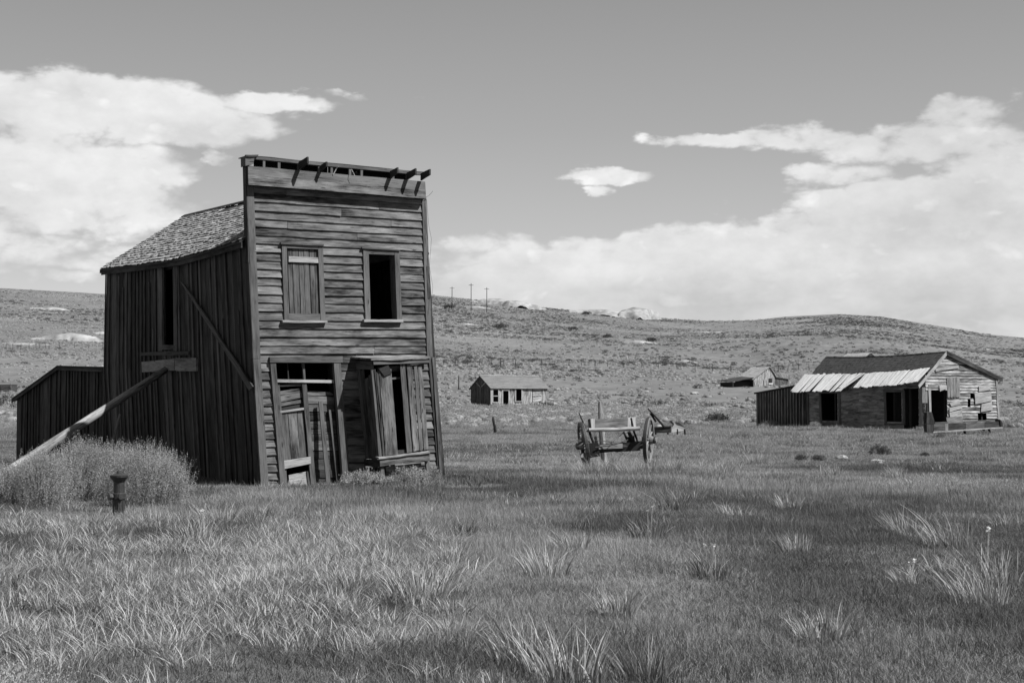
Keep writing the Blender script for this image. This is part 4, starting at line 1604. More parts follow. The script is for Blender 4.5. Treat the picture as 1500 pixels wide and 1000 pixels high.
c1 = Cabin('small_cabin', 'small grey cabin with light roof and three dark openings on the brushy rise', 720, 594, 190, .50)
m_per = 190 / F
fr_end = c1.f(802, 590)
gb_end = c1.g(690, 592)
LF = (fr_end - c1.P).dot(c1.u)
LG = (gb_end - c1.P).dot(-c1.n)
zf = c1.f(720, 568).z
bz = c1.P.z - .5
zr = c1.g(703.5, 551).z
wallm = MB()
eavez = c1.f(760, 568).z
ops = [((c1.f(x0, 580) - c1.P).dot(c1.u), (c1.f(x1, 580) - c1.P).dot(c1.u), c1.f(740, yb).z, c1.f(740, yt).z) for x0, x1, yt, yb in ((722.5, 730, 570.5, 588.5), (737, 745, 572, 594), (756, 764, 569.5, 587))]
nb = 46
for k in range(nb):
    a, b = LF * k / nb, LF * (k + 1) / nb
    mid = (a + b) / 2
    rng_ = [(bz, eavez)]
    for o0, o1, zl, zh in ops:
        if o0 < mid < o1:
            rng_ = [(bz, zl), (zh, eavez)] if zl > c1.P.z + .3 else [(zh, eavez)]
    if c1.f(780, 580) and (c1.f(780, 580) - c1.P).dot(c1.u) < mid < (c1.f(793, 580) - c1.P).dot(c1.u):
        rng_ = []
    for lo, hi in rng_:
        A, B = c1.P + c1.u * (a + .01), c1.P + c1.u * (b - .01)
        o = c1.n * random.uniform(0, .06)
        wallm.quad(V((A.x, A.y, hi)) + o, V((B.x, B.y, hi)) + o, V((B.x, B.y, lo)) + o, V((A.x, A.y, lo)) + o, -c1.n * .03, 1, 0)
x0, x1 = (c1.f(780, 580) - c1.P).dot(c1.u), (c1.f(793, 580) - c1.P).dot(c1.u)
for k in range(8):
    A, B = c1.P + c1.u * x0, c1.P + c1.u * x1
    za, zb = lerp(bz, eavez, k / 8), lerp(bz, eavez, (k + .93) / 8)
    wallm.quad(V((A.x, A.y, zb)), V((B.x, B.y, zb)), V((B.x, B.y, za)) + c1.n * .04, V((A.x, A.y, za)) + c1.n * .04, -c1.n * .03, 1, 0)
wallm.build('front_wall', 'gable_board', c1.o, kind='stuff')
mb = MB()
A = c1.P
B = c1.P - c1.n * LG
boards(mb, A, B, lambda t: lerp(eavez, zr, t * 2) if t < .5 else lerp(zr, eavez, t * 2 - 1), bz, -c1.u, 22)
mb.build('gable_wall', 'panel_wood', c1.o, kind='stuff')
mb = MB()
boards(mb, A + c1.u * LF, B + c1.u * LF, lambda t: lerp(eavez, zr, t * 2) if t < .5 else lerp(zr, eavez, t * 2 - 1), bz, c1.u, 8)
boards(mb, B, B + c1.u * LF, lambda t: eavez, bz, -c1.n, 8)
C_ = c1.P - c1.n * 1.2
boards(mb, C_ + c1.u * .2, C_ + c1.u * (LF - .2), lambda t: eavez, bz, -c1.n, 6)
mb.build('back_wall', 'dark_wood', c1.o)
mb = MB()
e0 = c1.P + c1.n * .25 - c1.u * .25
e1 = c1.P + c1.n * .25 + c1.u * (LF + .25)
r0 = c1.P - c1.n * LG / 2 - c1.u * .25
r1 = c1.P - c1.n * LG / 2 + c1.u * (LF + .25)
b0 = c1.P - c1.n * (LG + .25) - c1.u * .25
b1 = c1.P - c1.n * (LG + .25) + c1.u * (LF + .25)
def hz(p, z): return V((p.x, p.y, z))
ez = eavez - .12
nc = 10
for c in range(nc):
    t0, t1 = c / nc, (c + 1.1) / nc
    a, b = hz(e0, ez).lerp(hz(r0, zr + .05), t0), hz(e1, ez).lerp(hz(r1, zr + .05), t0)
    a2, b2 = hz(e0, ez).lerp(hz(r0, zr + .05), min(1, t1)), hz(e1, ez).lerp(hz(r1, zr + .05), min(1, t1))
    mb.quad(a2 + Z3 * .02, b2 + Z3 * .02, b + Z3 * .07, a + Z3 * .07, -Z3 * .05, 4, .01)
mb.quad(hz(b0, ez), hz(b1, ez), hz(r1, zr + .05), hz(r0, zr + .05), -Z3 * .06, 1, 0)
rf = mb.build('roof', 'grey_roof', c1.o)
mb = MB()
mb.quad(hz(r0, zr + .16) + c1.n * .14, hz(r1, zr + .16) + c1.n * .14, hz(r1, zr + .12) + c1.n * .2, hz(r0, zr + .12) + c1.n * .2, -Z3 * .03, 4, 0)
mb.build('ridge_cap', 'pale_wood', rf)
ck = lambda name, pts, off, mat, par=c1.o: mk(c1.f, c1.n, name, pts, off, .05, mat, par, 1, 0)
for i, (x0, x1, yt, yb) in enumerate(((722.5, 730, 570.5, 588.5), (737, 745, 572, 594), (756, 764, 569.5, 587))):
    nm = 'door' if i == 1 else 'window'
    wn = ck(nm, [(x0 - 1.4, yt - 1.4), (x0, yt - 1.4), (x0, yb), (x0 - 1.4, yb)], .12, 'pale_wood')
    ck('frame', [(x1, yt - 1.4), (x1 + 1.4, yt - 1.4), (x1 + 1.4, yb), (x1, yb)], .12, 'pale_wood', wn)
    ck('frame', [(x0, yt - 1.4), (x1, yt - 1.4), (x1, yt), (x0, yt)], .12, 'pale_wood', wn)
    if i == 0:
        ck('sash_bar', [(x0, 579.2), (x1, 579.2), (x1, 580.2), (x0, 580.2)], .08, 'pale_wood', wn)
    if i != 1:
        ck('sill', [(x0 - 1.4, yb), (x1 + 1.4, yb), (x1 + 1.4, yb + 1.3), (x0 - 1.4, yb + 1.3)], .14, 'pale_wood', wn)
ck('corner_board', [(718.8, 568), (721, 568), (721, 593), (718.8, 593)], .1, 'pale_wood')
mk(c1.g, -c1.u, 'cross_brace', [(696.5, 560), (697.5, 560), (703.5, 566), (702.5, 566.5)], .08, .03, 'pale_wood', c1.o, 1, 0)
mk(c1.g, -c1.u, 'cross_brace', [(711, 559), (712, 559.5), (705.5, 566.5), (704.5, 566)], .08, .03, 'pale_wood', c1.o, 1, 0)
mk(c1.g, -c1.u, 'cross_brace', [(702.8, 566.5), (703.8, 566.5), (703.8, 592), (702.8, 592)], .09, .03, 'post_wood', c1.o, 1, 0)

# second cabin, farther, with a lit gable and low lean-to
c2 = Cabin('lean_to_cabin', 'farthest small cabin with pale roof, striped gable wall and dark open lean-to', 1104, 573, 262, .42)
A = c2.P
eg = c2.f(1135, 573)
LG2 = (eg - A).dot(c2.u)
zl = c2.f(1104, 556).z
zp = c2.f(1127, 537.5).z
tp_ = (c2.f(1127, 540) - A).dot(c2.u) / LG2
zrr = c2.f(1135, 552).z
bz = A.z - .6
mb = MB()
tv = lambda t: ip(t, [0, tp_, 1], [zl, zp, zrr + .0])
boards(mb, A, A + c2.u * LG2, tv, bz, c2.n, 16)
mb.build('gable_wall', 'gable_board', c2.o, kind='stuff')
mb = MB()
back = -c2.n * 6.0
boards(mb, A + back, A + back + c2.u * LG2, tv, bz, -c2.n, 8)
boards(mb, A, A + back, lambda t: zl, bz, -c2.u, 8)
boards(mb, A + c2.u * LG2, A + back + c2.u * LG2, lambda t: zrr, bz, c2.u, 8)
mb.build('back_wall', 'dark_wood', c2.o)
mb = MB()
f = c2.n * .2
pk_ = hz(A + c2.u * (LG2 * tp_), zp + .1)
lf = hz(A - c2.u * .3, zl + .05)
rt = hz(A + c2.u * (LG2 + .3), zrr)
mb.quad(pk_ + f + back, pk_ + f, lf + f, lf + back + f, -Z3 * .08, 3, .02)
mb.quad(pk_ + f + back, pk_ + f, rt + f, rt + back + f, -Z3 * .08, 3, .02)
mb.build('roof', 'pale_wood', c2.o)
# lean-to on the left: roof at row 557, open dark front
q0, q1 = c2.f(1073, 559.5, 0), c2.f(1104, 555, 0)
mb = MB()
mb.quad(q0 + Z3 * .1 - c2.u * .2, q1 + Z3 * .25, q1 + Z3 * .25 - c2.n * 4 + Z3 * .3, q0 + Z3 * .1 - c2.n * 4 + Z3 * .3, -Z3 * .1, 2, .01)
mb.build('lean_to_roof', 'side_wood', c2.o)
mb = MB()
for t in (0.02, .97):
    p = q0.lerp(q1, t)
    mb.quad(p, p + c2.u * .15, hz(p + c2.u * .15, bz), hz(p, bz), -c2.n * .15, 1, 0)
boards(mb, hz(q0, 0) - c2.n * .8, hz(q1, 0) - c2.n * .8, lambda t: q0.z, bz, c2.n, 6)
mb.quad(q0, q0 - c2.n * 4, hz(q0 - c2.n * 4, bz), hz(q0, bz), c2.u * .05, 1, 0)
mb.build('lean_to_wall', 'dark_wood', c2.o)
mb = MB()
p0, p1 = c2.f(1135, 553, -.5), c2.f(1155, 556, -.5)
boards(mb, hz(p0, 0), hz(p1, 0), lambda t: lerp(p0.z, p1.z, t), bz, c2.n, 10)
mb.quad(p0 + Z3 * .12 + f, p1 + Z3 * .12 + f + c2.u * .2, p1 + Z3 * .12 - c2.n * 3, p0 + Z3 * .12 - c2.n * 3, -Z3 * .08, 1, 0)
mb.build('side_shed', 'panel_wood', c2.o)
k2 = lambda name, pts, off, mat: mk(c2.f, c2.n, name, pts, off, .05, mat, c2.o, 1, 0)
k2('window', [(1126.5, 554), (1131, 554), (1131, 561), (1126.5, 561)], .1, 'dark_wood')
k2('window_sill', [(1126, 561), (1132, 561), (1132, 562.5), (1126, 562.5)], .14, 'pale_board')
k2('corner_board', [(1119, 556), (1122, 554), (1123, 572), (1120, 573)], .12, 'pale_wood')

# roof of a cabin behind the long house
c3 = Cabin('hidden_cabin', 'cabin whose pale roof tip just shows above the dark roof of the long house', 1268, 534, 230, .55)
A = c3.P
zt, zb = c3.f(1273, 517).z, c3.f(1280, 523).z
mb = MB()
boards(mb, A, A + c3.u * 2.6, lambda t: ip(t, [0, .4, 1], [zb - .2, zt, zb - .4]), A.z - 3, c3.n, 8)
boards(mb, A - c3.n * 5, A, lambda t: zb - .2, A.z - 3, -c3.u, 6)
mb.build('wall', 'side_wood', c3.o)
mb = MB()
pk_ = hz(A + c3.u * 1.04, zt + .1)
mb.quad(pk_ - c3.n * 5, pk_ + c3.n * .1, hz(A - c3.u * .2, zb) + c3.n * .1, hz(A - c3.u * .2, zb) - c3.n * 5, -Z3 * .06, 2, .01)
mb.quad(pk_ - c3.n * 5, pk_ + c3.n * .1, hz(A + c3.u * 2.8, zb - .3) + c3.n * .1, hz(A + c3.u * 2.8, zb - .3) - c3.n * 5, -Z3 * .06, 2, .01)
mb.build('roof', 'pale_wood', c3.o)

# ruined box at the far left edge
rb = gpt(6, 240)
ru = thing('ruined_bin', 'dark roofless timber bin half hidden in brush at the left edge', 'bin', rb)
for k in range(4):
    for a, b, nn in ((V((-2.2, 0, 0)), V((1.1, 0, 0)), V((0, -1, 0))), (V((1.1, 0, 0)), V((1.6, 1.8, 0)), V((1, -.3, 0)))):
        mb = MB()
        z0 = .1 + k * .3
        mb.quad(rb + a + Z3 * (z0 + .27), rb + b + Z3 * (z0 + .27), rb + b + Z3 * z0, rb + a + Z3 * z0, -nn * .06, 2, .02)
        mb.build('bin_board', 'side_wood', ru)
for a in (V((-2.2, .1, 0)), V((-.6, .1, 0)), V((1.05, .1, 0))):
    mb = MB()
    mb.tube([rb + a - Z3 * .2, rb + a + Z3 * 1.5], .09, 6)
    mb.build('bin_post', 'post_wood', ru)

# ------------------------------------------------------------------ utility poles, fences
up = None
for px, rt, rb_, lab in ((662, 420, 446, 'shortest utility pole, leftmost on the hill, beside a dark bush'), (690, 415, 443, 'middle utility pole with crossarm, tallest against the sky'), (713, 421, 441, 'rightmost of the three utility poles on the hill crest')):
    d = 760
    b = gpt(px, d)
    t = plane_hit(px, rt, V((0, d, 0)), V((0, -1, 0)))
    if up is None:
        H0 = t.z - b.z + 0.0
        up = thing('utility_pole', lab, 'utility pole', b, 'utility poles on the hill')
        mb = MB()
        mb.tube([b - Z3 * .5, b + Z3 * H0], [.2, .15], 8)
        po = mb.build('pole', 'dark_wood', up)
        mb = MB()
        mb.box(b + Z3 * (H0 - .7), V((1.2, .3, 0)), V((-.02, .08, 0)), Z3 * .08)
        ca = mb.build('crossarm', 'dark_wood', up)
        src = up
        kids = [po, ca]
    else:
        o = src.copy()
        COL.objects.link(o)
        o.location = b
        o['label'] = lab
        s_ = (t.z - b.z) / H0
        for kd in kids:
            c = kd.copy()
            COL.objects.link(c)
            c.parent = o
        o.scale = (1, 1, s_)

def fence(name, label, pts_, h, n):
    b0 = gpt(*pts_[0])
    fo = thing(name, label, 'fence', b0)
    proto = None
    tops = []
    xs = np.linspace(0, len(pts_) - 1, n)
    for i, t in enumerate(xs):
        k = min(int(t), len(pts_) - 2)
        px = lerp(pts_[k][0], pts_[k + 1][0], t - k)
        d = lerp(pts_[k][1], pts_[k + 1][1], t - k)
        p = gpt(px + random.uniform(-1, 1), d)
        r = .055
        if proto is None:
            mb = MB()
            mb.tube([p - Z3 * .3, p + Z3 * h], [r * 1.2, r], 6)
            proto = mb.build('fence_post', 'dark_wood', fo)
            base = p
        else:
            c = proto.copy()
            COL.objects.link(c)
            c.parent = fo
            c.location = p - base
            hh = random.uniform(.8, 1.1)
            c.location.z = p.z - base.z
            c.rotation_euler = (random.uniform(-.08, .08), random.uniform(-.08, .08), 0)
        tops.append(p)
    mb = MB()
    for zz in (.45, .85, h - .1):
        mb.tube([p + Z3 * zz for p in tops], .008, 3)
    mb.build('fence_wire', 'iron', fo)


fence('wire_fence', 'long wire fence on thin posts crossing the foot of the slope behind the small cabin', [(632, 325), (760, 335), (900, 345), (1090, 350), (1200, 345)], 1.5, 30)
fence('slope_fence', 'short line of tall posts climbing the slope above the lean-to cabin', [(1142, 505), (1165, 560), (1178, 610), (1196, 680)], 2.2, 15)
fence('left_fence', 'wire fence with leaning posts below the tailings heaps at the left', [(8, 395), (50, 400), (74, 405), (150, 420)], 1.7, 12)

# ------------------------------------------------------------------ rocks
def rock(px, d, r, label, flat=.6):
    p = gpt(px, d)
    import bmesh
    bm = bmesh.new()
    bmesh.ops.create_icosphere(bm, subdivisions=2, radius=r)
    for v in bm.verts:
        n_ = 1 + .5 * float(vnoise(v.co.x / r * 1.7 + px, v.co.y / r * 1.7 + v.co.z / r * 1.3, 4))
        v.co = V((v.co.x * n_ * 1.4, v.co.y * n_, v.co.z * n_ * flat))
    me = bpy.data.meshes.new('rock')
    bm.to_mesh(me)
    bm.free()
    me.materials.append(MATS['pale_rock'])
    o = bpy.data.objects.new('rock', me)
    COL.objects.link(o)
    o.location = p + Z3 * r * .25
    o.rotation_euler = (0, 0, random.uniform(0, 6))
    o['label'] = label
    o['category'] = 'rock'
    o['group'] = 'pale rocks'
    return o


rock(1231, 46, .20, 'pale angular rock in the meadow in front of the long house')
rock(1284, 44.5, .17, 'flat pale rock right of the angular rock in the meadow', .3)
rock(1288, 43.6, .07, 'smallest pale rock beside the flat rock in the meadow', .5)
rock(812, 195, .45, 'pale boulder touching the right end of the small cabin')
rock(806, 213, .35, 'pale rock just behind the small cabin roof end')
rock(1017, 232, .5, 'pale boulder in the brush left of the lean-to cabin')
rock(947, 238, .4, 'pale rock in the brush above the broken wagon')
rock(999, 234, .35, 'pale rock between two boulders left of the lean-to cabin')
rock(1075, 215, .3, 'pale rock in brush just below the open lean-to')

# ------------------------------------------------------------------ vegetation sources (kept out of the scene, only scattered)
def blades(n, radius, h0, h1, w0, w1, bend=.5, fan=0.0, seg=3, seed=1, wind=(-.15, 0)):
    g = np.random.default_rng(seed)
    a = g.uniform(0, 2 * np.pi, n)
    r = radius * np.sqrt(g.uniform(0, 1, n))
    bx, by = r * np.cos(a), r * np.sin(a)
    h = g.uniform(h0, h1, n) * g.uniform(.7, 1.0, n)
    w = g.uniform(w0, w1, n)
    la = np.where(g.uniform(0, 1, n) < .3 + fan, a + g.normal(0, .5, n), g.uniform(0, 2 * np.pi, n))
    lean = g.uniform(.1, 1, n) * bend + fan * (r / max(radius, 1e-4)) * .6
    dx, dy = np.cos(la), np.sin(la)
    fa = g.uniform(0, 2 * np.pi, n)
    px_, py_ = np.cos(fa), np.sin(fa)
    V_ = np.zeros((n, 2 * seg + 1, 3))
    for k in range(seg + 1):
        t = k / seg
        out = lean * h * (t ** 1.8)
        z = h * t * np.sqrt(np.clip(1 - (lean * t * .6) ** 2, .1, 1))
        cx, cy = bx + dx * out + wind[0] * h * t * t, by + dy * out + wind[1] * h * t * t
        ww = w * (1 - t) ** .6 * .5 + w * .06
        if k < seg:
            V_[:, 2 * k] = np.stack([cx - px_ * ww, cy - py_ * ww, z], -1)
            V_[:, 2 * k + 1] = np.stack([cx + px_ * ww, cy + py_ * ww, z], -1)
        else:
            V_[:, 2 * seg] = np.stack([cx, cy, z], -1)
    base = (np.arange(n) * (2 * seg + 1))[:, None]
    tris = []
    for k in range(seg - 1):
        a_ = 2 * k
        tris += [[a_, a_ + 1, a_ + 3], [a_, a_ + 3, a_ + 2]]
    tris += [[2 * seg - 2, 2 * seg - 1, 2 * seg]]
    T_ = (base[:, :, None] + np.array(tris)[None]).reshape(-1, 3)
    return V_.reshape(-1, 3), T_


def bush(nsp, leaves, rad, hgt, leaf, seed, lobes=5, top=.35, shell=0.0, core=0):
    """sprigs of small leaves over an uneven dome"""
    g = np.random.default_rng(seed)
    la = g.uniform(0, 2 * np.pi, lobes)
    lr = g.uniform(.0, .55, lobes) * rad
    lx, ly = lr * np.cos(la), lr * np.sin(la)
    ls_ = g.uniform(.5, .8, lobes)
    k = g.integers(0, lobes, nsp)
    th = g.uniform(0, 2 * np.pi, nsp)
    u = g.uniform(-.75 if top > 1.2 else -.1, 1, nsp)
    rr = g.uniform(.55, 1.0, nsp) ** .5
    st = np.sqrt(np.clip(1 - u * u, 0, 1))
    nx, ny, nz = st * np.cos(th), st * np.sin(th), u
    x = lx[k] + nx * rad * ls_[k] * rr
    y = ly[k] + ny * rad * ls_[k] * rr
    z = hgt * (.28 + (nz * ls_[k] / .8) * .62 * rr)
    d = np.stack([nx * .6, ny * .6, np.abs(nz) * .7 + top + .3], -1) + g.normal(0, .2, (nsp, 3))
    d /= np.linalg.norm(d, axis=1)[:, None]
    L = g.uniform(.5, 1.4, nsp) * hgt * (.17 + (.07 if top > .8 else 0))
    n = nsp * leaves
    t = np.tile(np.linspace(0, 1, leaves), nsp)
    rep = lambda q: np.repeat(q, leaves, axis=0)
    c = rep(np.stack([x, y, z], -1)) + rep(d) * (t * rep(L))[:, None] + g.normal(0, leaf * .5, (n, 3))
    ld = rep(d) + g.normal(0, .55, (n, 3))
    ld /= np.linalg.norm(ld, axis=1)[:, None]
    nn = g.normal(0, 1, (n, 3)) * (1 - shell) + rep(np.stack([nx, ny, np.abs(nz) + .3], -1)) * shell * 2
    sd = np.cross(ld, nn)
    sd /= np.linalg.norm(sd, axis=1)[:, None] + 1e-6
    s = g.uniform(.6, 1.3, n)[:, None] * leaf
    v = np.stack([c - sd * s * .3, c + sd * s * .3, c + ld * s * 1.6], 1).reshape(-1, 3)
    f_ = np.arange(n * 3).reshape(-1, 3)
    v[:, 2] = np.maximum(v[:, 2], .0)
    if core:   # the packed inner mass of the bush
        cn, cm = (10, 5) if core > 1 else (7, 3)
        for q in range(lobes):
            ph, tt = np.meshgrid(np.linspace(0, 2 * np.pi, cn, endpoint=False), np.linspace(0, np.pi * .62, cm + 1))
            rj = .88 + g.normal(0, .07, ph.shape)
            vv = np.stack([lx[q] + np.sin(tt) * np.cos(ph) * rad * ls_[q] * rj, ly[q] + np.sin(tt) * np.sin(ph) * rad * ls_[q] * rj,
                           np.maximum(hgt * (.28 + np.cos(tt) * ls_[q] / .8 * .62 * rj), 0)], -1).reshape(-1, 3)
            a_ = (np.arange(cm)[:, None] * cn + np.arange(cn)[None]).ravel()
            b_ = (np.arange(cm)[:, None] * cn + (np.arange(cn)[None] + 1) % cn).ravel()
            ff = np.concatenate([np.stack([a_, a_ + cn, b_ + cn], -1), np.stack([a_, b_ + cn, b_], -1)]) + len(v)
            v = np.concatenate([v, vv])
            f_ = np.concatenate([f_, ff])
    return v, f_


def src(name, vf, mat):
    return np_obj(name, vf[0], vf[1], mat, False)


def scatter(name, pts, rotz, scl, idx, sources, label=None, cat=None, tilt=None):
    coll = bpy.data.collections.new(name + '_source')
    for k, s_ in enumerate(sources):
        s_.name = '%s_source_%02d' % (name, k)
        coll.objects.link(s_)
    me = bpy.data.meshes.new(name)
    n = len(pts)
    me.vertices.add(n)
    me.vertices.foreach_set('co', np.asarray(pts, np.float32).ravel())
    at = me.attributes.new('rot', 'FLOAT_VECTOR', 'POINT')
    rv_ = np.zeros((n, 3), np.float32)
    rv_[:, 2] = rotz
    if tilt is not None:
        rv_[:, :2] = tilt
    at.data.foreach_set('vector', rv_.ravel())
    at = me.attributes.new('scl', 'FLOAT_VECTOR', 'POINT')
    sv = np.asarray(scl, np.float32)
    if sv.ndim == 1:
        sv = np.stack([sv, sv, sv], -1)
    at.data.foreach_set('vector', sv.ravel())
    at = me.attributes.new('idx', 'INT', 'POINT')
    at.data.foreach_set('value', np.asarray(idx, np.int32))
    me.update()
    o = bpy.data.objects.new(name, me)
    COL.objects.link(o)
    o['kind'] = 'stuff'
    if label:
        o['label'] = label
        o['category'] = cat
    ng = bpy.data.node_groups.new(name, 'GeometryNodeTree')
    ng.interface.new_socket('Geometry', in_out='INPUT', socket_type='NodeSocketGeometry')
    ng.interface.new_socket('Geometry', in_out='OUTPUT', socket_type='NodeSocketGeometry')
    gi = ng.nodes.new('NodeGroupInput')
    go = ng.nodes.new('NodeGroupOutput')
    ip_ = ng.nodes.new('GeometryNodeInstanceOnPoints')
    ci = ng.nodes.new('GeometryNodeCollectionInfo')
    ci.inputs['Collection'].default_value = coll
    ci.inputs['Separate Children'].default_value = True
    ci.inputs['Reset Children'].default_value = True
    def attr(nm, dt):
        a_ = ng.nodes.new('GeometryNodeInputNamedAttribute')
        a_.data_type = dt
        a_.inputs['Name'].default_value = nm
        return a_.outputs[0]
    ng.links.new(gi.outputs[0], ip_.inputs['Points'])
    ng.links.new(ci.outputs[0], ip_.inputs['Instance'])
    ip_.inputs['Pick Instance'].default_value = True
    ng.links.new(attr('idx', 'INT'), ip_.inputs['Instance Index'])
    ng.links.new(attr('rot', 'FLOAT_VECTOR'), ip_.inputs['Rotation'])
    ng.links.new(attr('scl', 'FLOAT_VECTOR'), ip_.inputs['Scale'])
    ng.links.new(ip_.outputs[0], go.inputs[0])
    md = o.modifiers.new('scatter', 'NODES')
    md.node_group = ng
    return o


def wedge(n, d0, d1, amax=.45, power=1.0):
    """points even over a wedge of ground in front of the photographer"""
    a = rng.uniform(-amax, amax, n)
    d = np.sqrt(rng.uniform(d0 ** 2, d1 ** 2, n)) if power == 1 else (d0 ** power + (d1 ** power - d0 ** power) * rng.uniform(0, 1, n)) ** (1 / power)
    return d * np.sin(a), d * np.cos(a)


def inside_any(x, y, grow=0.0):
    """inside one of the building footprints"""
    m = np.zeros(len(x), bool)
    def foot(P, u, w, l0, l1, w0, w1):
        dx, dy = x - P.x, y - P.y
        a = dx * u.x + dy * u.y
        b = dx * w.x + dy * w.y
        return (a > w0 - grow) & (a < w1 + grow) & (b > l0 - grow) & (b < l1 + grow)
    m |= foot(P0, U, W, 0, LEN, -.1, WID)
    m |= foot(P0, U, W, LEN, 17.6, .0, 3.4)
    m |= foot(P0, U, N, 0, .55, 1.9, 3.9)
    m |= foot(HB, G, LD, 0, 13.6, 0, 5)
    m |= foot(c1.P, c1.u, -c1.n, 0, LG, 0, LF)
    m |= foot(c2.P, c2.u, -c2.n, 0, 6, -4, LG2 + 2)
    return m


# --- short grass
GM = ['grass_dark', 'grass_leaf', 'grass_straw']
fine, mids = [], []
for mi, gm in enumerate(GM):
    for s_ in range(2):
        v1, f1 = blades(1300, .62, .03, .115, .003, .006, 1.5, seg=3, seed=s_ + 5 * mi, wind=(-.06, 0))
        v2, f2 = blades(30, .6, .12, .24, .003, .005, .7, seg=3, seed=s_ + 5 * mi + 70, wind=(-.10, 0))
        fine.append(src('g', (np.concatenate([v1, v2]), np.concatenate([f1, f2 + len(v1)])), gm))
for mi, gm in enumerate(GM):
    for s_ in range(2):
        mids.append(src('g', blades(620, .75, .03, .12, .005, .011, 1.3, seg=2, seed=30 + s_ + 5 * mi, wind=(-.05, 0)), gm))
def lattice(step, d0, d1, amax=.45):
    n = int(d1 / step)
    gx, gy = np.meshgrid((np.arange(-n, n) + .5) * step, (np.arange(0, n + 1) + .5) * step)
    gx = gx.ravel() + rng.uniform(-.5, .5, gx.size) * step
    gy = gy.ravel() + rng.uniform(-.5, .5, gy.size) * step
    r_ = np.hypot(gx, gy)
    k_ = (r_ > d0) & (r_ < d1) & (np.abs(np.arctan2(gx, gy)) < amax)
    return gx[k_], gy[k_]


X1, Y1 = lattice(.52, 6, 28)
X2, Y2 = lattice(.66, 27.5, 110)
X, Y = np.concatenate([X1, X2]), np.concatenate([Y1, Y2])
tone = 1.25 * fbm2(X, Y, 5.5, 4, 41) + .8 * fbm2(X, Y, 1.3, 2, 43) + rng.normal(0, .22, len(X))
tone -= .22 * np.clip((X / np.maximum(Y, 1) + .02) * 8, 0, 1) * np.interp(np.hypot(X, Y), [8, 30, 60], [1, .8, 0])
tone += np.interp(np.hypot(X, Y), [8, 30, 45, 62, 80, 110], [-.05, .0, .15, .35, .5, .7])
mi = np.where(tone < -.12, 0, np.where(tone < .26, 1, 2))
I = 2 * mi + rng.integers(0, 2, len(X)) + np.where(np.arange(len(X)) < len(X1), 0, 6)
ok = ~inside_any(X, Y, .05)
# worn bare patch beside the front corner
bp = plane_hit(680, 715, V((0, 0, 0)), Z3)
ok &= ((X - bp.x) / 1.0) ** 2 + ((Y - bp.y) / .7) ** 2 > 1 + rng.uniform(-.5, .8, len(X))
X, Y, I = X[ok], Y[ok], I[ok]
D = np.hypot(X, Y)
hv = 1.0 + 1.3 * fbm2(X, Y, 2.6, 4, 21) + .5 * fbm2(X, Y, 12, 2, 31)
hv *= np.where(D < 28, 1, 1.15)
S3 = np.stack([np.ones(len(X)), np.ones(len(X)), np.clip(hv, .75, 1.9)], -1) * rng.uniform(.85, 1.15, len(X))[:, None]
scatter('grass', np.stack([X, Y, zg(X, Y) - .01], -1), rng.normal(0, 1.1, len(X)), S3, I, fine + mids)

# --- broad-leaved meadow growth: thick in the lower left, thin elsewhere
irs = [src('i', blades(80, .20, .09, .28, .006, .013, 1.0, .5, 4, 40 + s_, (-.08, 0)), 'iris_leaf') for s_ in range(4)]
irs += [src('i', blades(26, .22, .15, .34, .005, .010, 1.2, .5, 4, 50 + s_, (-.1, 0)), 'dry_leaf') for s_ in range(2)]
X, Y = wedge(30000, 7, 30, .45)
pxs = 750 + F * X / Y
rows = HOR + F * EYE / Y
dens = np.clip((700 - pxs) / 260, 0, 1) * np.clip((rows - 745) / 60, 0, 1)
dens = np.maximum(dens, .55 * np.clip((rows - 930) / 50, 0, 1) * np.clip((1020 - pxs) / 120, 0, 1))
dens = dens * np.clip(.65 + 1.6 * fbm2(X, Y, 2.2, 3, 77), .0, 1.2)
dens = np.maximum(dens, .5 * np.clip(fbm2(X, Y, 1.8, 3, 78) - .38, 0, 1) * 2 * (rows > 730))
dens = np.minimum(1, dens) * np.clip(Y / 14, .45, 1.0)
ok = (rng.uniform(0, 1, len(X)) < dens * .55) & ~inside_any(X, Y, .3)
X, Y = X[ok], Y[ok]
sc_ = rng.uniform(.6, 1.1, len(X)) * np.interp(Y, [8, 14, 30], [.75, .9, 1])
idx = rng.choice(6, len(X), p=[.22, .22, .22, .22, .06, .06])
scatter('broad_leaf_grass', np.stack([X, Y, zg(X, Y) - .01], -1), rng.uniform(0, 6.28, len(X)), sc_, idx, irs)

# --- small rough tufts all over the meadow, thicker in patches
tuf = [src('t', blades(46, .15, .08, .22, .006, .012, .8, .5, 3, 140 + s_, (-.05, 0)), 'iris_leaf' if s_ % 2 else 'iris_dark_leaf') for s_ in range(4)]
X, Y = wedge(9000, 11, 86, .45)
pn = np.clip(.30 + 1.6 * fbm2(X, Y, 6, 3, 61), .04, 1)
ok = (rng.uniform(0, 1, len(X)) < pn) & ~inside_any(X, Y, .3)
X, Y = X[ok], Y[ok]
scatter('meadow_tufts', np.stack([X, Y, zg(X, Y) - .01], -1), rng.uniform(0, 6.28, len(X)), rng.uniform(.5, 1.3, len(X)) * np.interp(Y, [10, 40, 86], [.75, 1.1, 1.5]), rng.integers(0, 4, len(X)), tuf)

